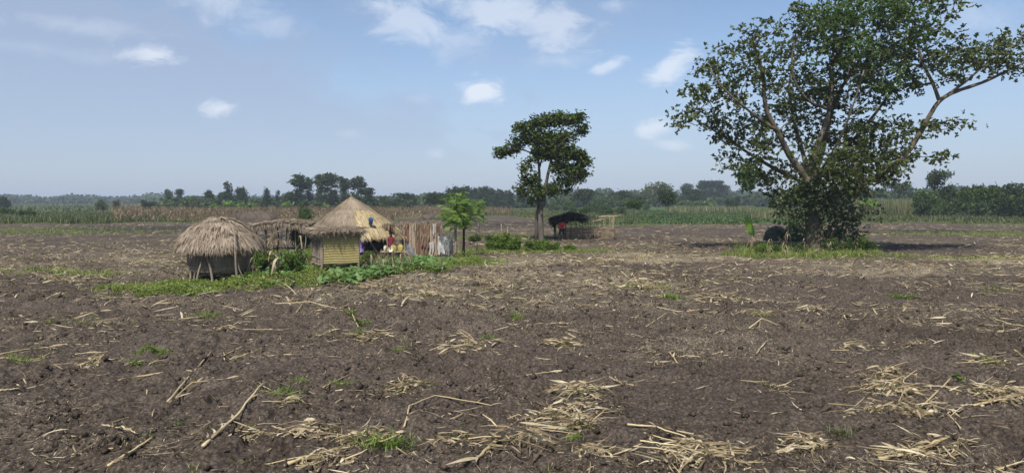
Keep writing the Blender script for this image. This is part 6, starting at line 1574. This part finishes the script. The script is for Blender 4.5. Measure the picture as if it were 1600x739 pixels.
HP = [(640, 612, .50, .35, 9, 90, .12, 'loose heap of stalks and husks left of centre, third row from the bottom', 12), (905, 618, .50, .45, 12, 130, .22, 'tall bristling heap of stalks and leaves right of the centre line', 10), (880, 650, .75, .40, 12, 150, .14, 'wide flat heap of straw just below the tall bristling one', 0),
      (905, 672, .35, .25, 8, 90, .22, 'upright stubble tuft with a green heart in the centre foreground', 30), (815, 712, .40, .25, 10, 90, .30, 'broken stalk tripod with drooping leaves at bottom centre', 0), (935, 712, .40, .20, 7, 80, .13, 'heap of broad husks right of the broken tripod', 0),
      (1395, 622, .60, .50, 12, 150, .20, 'big curled heap of leaves at right, its upper left half', 0), (1415, 655, 1.0, .35, 18, 200, .16, 'big curled heap of leaves at right, its long lower half', 0), (1385, 592, .45, .35, 6, 80, .12, 'small heap above the big curled one at right', 0),
      (1560, 632, .70, .40, 14, 150, .15, 'heap of long stalks cut by the right edge', 0), (1095, 722, .70, .25, 12, 140, .16, 'wide heap at the bottom edge right of centre', 0), (1085, 695, .60, .25, 9, 110, .10, 'flat heap just above the bottom edge right of centre', 0), (1262, 698, .40, .25, 6, 110, .14, 'tan grassy heap near the bottom, left of the thick level stalk', 0),
      (1440, 712, .80, .25, 12, 150, .12, 'heap gathered along the thick level stalk at bottom right', 0), (145, 576, .45, .35, 7, 70, .10, 'flat heap of husks at far left in the middle distance', 0), (355, 510, .55, .35, 4, 50, .10, 'fan of bright husk leaves left of centre', 0),
      (560, 690, .75, .25, 10, 130, .12, 'straw heap with long green blades left of the bottom centre', 26), (480, 690, .40, .30, 8, 60, .12, 'heap round the thick yellow stalk stub', 0), (395, 690, .35, .22, 3, 45, .12, 'fan of pale husks right of the thickest long stalk', 0), (218, 574, .30, .25, 2, 25, .08, 'single pale curled husk below the bright grass tuft', 4),
      (1008, 455, .9, .7, 16, 170, .45, 'tall dry grass clump in the middle distance right of centre', 0), (1038, 466, .6, .5, 2, 30, .15, 'clump with green blades right of the tall dry one', 60), (880, 540, .6, .4, 6, 80, .12, 'yellowish heap right of the centre in the third row', 10), (575, 535, .6, .4, 6, 60, .10, 'loose straw round a green sprout left of centre', 14),
      (740, 545, .8, .5, 8, 90, .12, 'scattered heap in the centre beyond the dark branchy stalk', 12), (700, 555, .5, .3, 4, 45, .08, 'small scatter of husks left of the centre heap', 0), (1335, 553, .55, .4, 6, 40, .20, 'small heap round one upright stub at right', 0), (1185, 494, .9, .5, 7, 90, .12, 'straw heap with pale green grass in right midfield', 20), (1262, 492, .8, .5, 8, 80, .16, 'straw heap right of the one with pale green grass', 0),
      (1545, 577, .5, .4, 5, 60, .12, 'small heap with a pale sprout near the right edge', 16), (1430, 548, .7, .4, 6, 50, .08, 'thin flat scatter of stalks in right midfield', 0), (1440, 425, 1.6, .9, 14, 140, .25, 'bright straw heap in the far right midfield', 0), (1585, 405, 2.6, 1.6, 24, 260, .3, 'yellow straw pile at the right edge of the middle distance', 0),
      (930, 410, 2.4, 1.4, 18, 200, .3, 'low yellow straw pile in front of the stick pen', 0), (1000, 402, 2.4, 1.6, 18, 200, .3, 'low straw pile right of the one before the pen', 0), (600, 452, 1.6, .9, 14, 140, .2, 'straw heap below the squash patch', 0), (660, 462, 1.4, .8, 12, 130, .15, 'flat straw heap right of the one below the squash patch', 0), (740, 440, 1.6, 1.0, 14, 140, .15, 'flat straw heap left of the centre line in midfield', 0),
      (90, 440, 1.8, 1.0, 14, 120, .15, 'straw heap in the left midfield', 0), (240, 415, 1.8, 1.2, 14, 130, .18, 'straw heap in the field left of the round granary', 0), (40, 565, .4, .3, 4, 40, .08, 'little straw heap by the left edge', 10), (690, 700, .4, .25, 6, 60, .09, 'small leaf heap between the green bladed heap and the tripod', 6), (510, 735, .5, .2, 8, 80, .12, 'heap cut by the bottom edge left of centre', 0),
      (460, 640, .35, .3, 4, 40, .10, 'thin brown heap with grass above the thick stub', 16), (1215, 615, .18, .35, 3, 14, .14, 'single folded bright leaf standing out on bare soil right of centre', 0), (975, 600, .3, .2, 3, 24, .06, 'small brown leaf pile above the tall bristling heap', 0), (1120, 470, 1.2, .8, 9, 90, .12, 'flat straw scatter in midfield below the banana sprout', 0)]
for i, (px, py, rx, ry, ns, nl, h, lb, gr) in enumerate(HP):
    far = py < 480; heap(px, py, rx * .95, ry * (1.15 if py > 500 else .85), max(3, int(ns * .5)), int(nl * 1.75), h * 1.5, lb, 700 + i, gr, .85 if not far else 1.2)

def tuft(px, py, rx, ry, n, h, label, seed, mat='leaf_bright', w_=.006, leafy=False, group=None):
    b = gp(px, py); rs = np.random.default_rng(seed); g = Geo(); X = b[0] + rs.normal(0, rx * .45, n); Y = b[1] + rs.normal(0, ry * .45, n)
    if leafy:
        C = np.repeat(np.stack([X, Y, hgt(X, Y)], 1), 6, 0) + rs.normal(0, .03, (n * 6, 3)); C[:, 2] = hgt(C[:, 0], C[:, 1]) + rs.uniform(.02, h, n * 6)
        L = rs.uniform(.03, .07, n * 6); leaves(g, C, rdir(n * 6, .4), rs.normal(0, .4, C.shape) + [0, 0, 1], L, L * .4, rs.uniform(0, .8, n * 6))
    else: blades(g, X, Y, h, w_, 4, seed, lean=.6, spread=.02, vlo=.1, vhi=.8)
    g.V = [v - b for v in g.V]; o = g.build('grass_tuft' if not leafy else 'weed_sprout', M[mat]); o.location = tuple(b); tag(o, label, 'grass tuft' if not leafy else 'weed', group)
TF = [(240, 555, .42, .16, 170, .13, 'dense bright green grass tuft in the left midfield', 'leaf_bright', .006, False), (445, 632, .28, .2, 40, .16, 'pale green grass tuft, lower one left of centre', 'leaf_bright', .005, False), (468, 606, .22, .15, 30, .15, 'pale green grass tuft, upper one left of centre', 'grass_green', .005, False), (530, 611, .22, .12, 35, .12, 'green grass tuft just right of the pale pair', 'leaf_bright', .005, False),
      (568, 513, .2, .12, 22, .12, 'small bright leafy weed above the loose straw', 'leaf_bright', .005, True), (560, 531, .25, .15, 20, .12, 'low weed in the loose straw left of centre', 'leaf_bright', .005, True), (625, 550, .22, .15, 30, .14, 'grass sprout left of the centre heap', 'leaf_bright', .005, False), (768, 529, .2, .12, 18, .12, 'leafy weed on top of the centre heap', 'leaf_bright', .005, True), (805, 505, .2, .2, 26, .30, 'tall thin yellowish grass sprout near the centre', 'grass_green', .005, False),
      (325, 492, .5, .3, 70, .22, 'yellowish grass tuft below the round granary', 'grass_green', .006, False), (600, 697, .40, .15, 60, .22, 'long bladed green grass in the bottom centre left heap', 'leaf_bright', .008, False), (895, 690, .12, .1, 30, .12, 'mossy green grass knot below the stubble tuft', 'leaf_bright', .005, False), (1050, 470, .4, .3, 60, .30, 'green grass clump right of the tall dry clump', 'leaf_bright', .008, False), (1412, 466, .5, .25, 50, .12, 'leafy yellow green weed in right midfield', 'leaf_bright', .006, True),
      (1545, 579, .2, .12, 30, .14, 'pale green sprout near the right edge', 'grass_green', .006, False), (1312, 684, .22, .12, 55, .16, 'tan grass tuft near the bottom right', 'reed', .004, False), (1190, 494, .3, .2, 40, .14, 'pale green grass in right midfield straw', 'grass_green', .006, False), (35, 566, .35, .25, 35, .25, 'thin pale green weeds by the left edge', 'grass_green', .005, False), (212, 580, .15, .1, 14, .08, 'tiny leafy weed under the pale curled husk', 'leaf_bright', .005, True), (275, 668, .08, .08, 5, .14, 'single two leaved seedling in the left foreground', 'leaf_bright', .008, False),
      (376, 735, .08, .06, 5, .16, 'single seedling by the bottom edge at left', 'leaf_bright', .008, False), (1493, 606, .1, .08, 6, .08, 'small bright seedling right of the big curled heap', 'leaf_bright', .008, True), (672, 612, .08, .06, 10, .12, 'grass sprig growing from the loose heap left of centre', 'leaf_bright', .006, False), (728, 692, .12, .1, 12, .14, 'grass sprig right of the green bladed heap', 'leaf_bright', .006, False), (545, 500, .25, .15, 16, .1, 'low weed near the short steep stalk piece', 'leaf_bright', .005, True), (1125, 506, .2, .15, 12, .14, 'thin green sprout in right centre midfield', 'leaf_bright', .006, False),
      (150, 500, .6, .3, 40, .14, 'yellowish grass patch in the left midfield', 'grass_green', .006, False), (310, 435, .6, .3, 60, .2, 'weedy grass below the round granary poles', 'leaf_bright', .006, False), (90, 500, .7, .35, 40, .12, 'thin yellow grass at far left midfield', 'grass_green', .006, False), (1560, 455, .9, .35, 70, .16, 'low green grass patch near the right edge', 'grass_green', .008, False)]
for i, (px, py, rx, ry, n, h, lb, m, w_, lf) in enumerate(TF): tuft(px, py, rx, ry, n, h, lb, 900 + i, m, w_, lf)

# loose single stalks shared over the field
def loose_stalks():
    protos = []
    for k in range(9):
        L = .34 + .08 * k; rs = np.random.default_rng(600 + k); P = [(-L / 2, 0, 0), (-L / 6, rs.normal(0, .03), rs.uniform(0, .02)), (L / 6, rs.normal(0, .03), rs.uniform(0, .03)), (L / 2, 0, .0)]
        s_, l_ = stalk_geo(P, .007 + .001 * k, 2 + k % 4, 620 + k); protos.append((s_.mesh('stem', M['stem_straw'], True), l_.mesh('dry_leaves', M['dry_leaf'])))
    x, y = scatter(240, 9, 40, 66, 1.6, clump=1)
    for i in range(len(x)):
        a_ = R.uniform(0, 6.28); c, s2 = math.cos(a_) * .22, math.sin(a_) * .22
        z0, z1 = gz(x[i] - c, y[i] - s2), gz(x[i] + c, y[i] + s2); zc = max((z0 + z1) / 2, gz(x[i], y[i])) + .012
        root = thing('maize_stalk', 'small broken maize stalk lying loose on the ploughed soil', 'maize stalk', (x[i], y[i], zc), 0, 'small broken stalks strewn over the field')
        s_ = R.uniform(.6, 1.1); root.scale = (s_,) * 3; root.rotation_euler = (R.uniform(0, 6.28), -math.atan2(z1 - z0, .44), a_); root.rotation_euler = (0, -math.atan2(z1 - z0, .44), a_)
        for nm, me in zip(('stem', 'dry_leaves'), protos[i % 9]):
            o = bpy.data.objects.new(nm, me); COL.objects.link(o); o.parent = root
loose_stalks()
# short poles left standing in the stubble behind
for i, (px, b_, t_, lb) in enumerate([(793, 366, 354, 'short pale stake in the stubble behind the green shrubs'), (783, 362, 350, 'pale leaning stick in the stubble left of the short stake')]):
    b = gp(px, b_); t = at(px, t_, b[1]); root = thing('stake', lb, 'stake', tuple(b)); pole('shaft', M['pole_tan'], root, (0, 0, -.05), tuple(np.array(t) - b), .05, .04, 6, .02, i)

# ---------------------------------------------------------------- haze
def haze():
    g = Geo(); box(g, (0, 0, 13.5), (13000, 13000, 33))
    m, t = newmat('haze_air'); v = t.new('ShaderNodeVolumePrincipled')
    v.inputs['Color'].default_value = (.72, .82, .96, 1); v.inputs['Density'].default_value = HAZE
    out = t.new('ShaderNodeOutputMaterial'); t.l.new(v.outputs[0], out.inputs['Volume'])
    o = g.build('haze', m); tag(o, 'thin pale blue haze over the fields', 'haze', kind='stuff')
HAZE = .00038
haze()
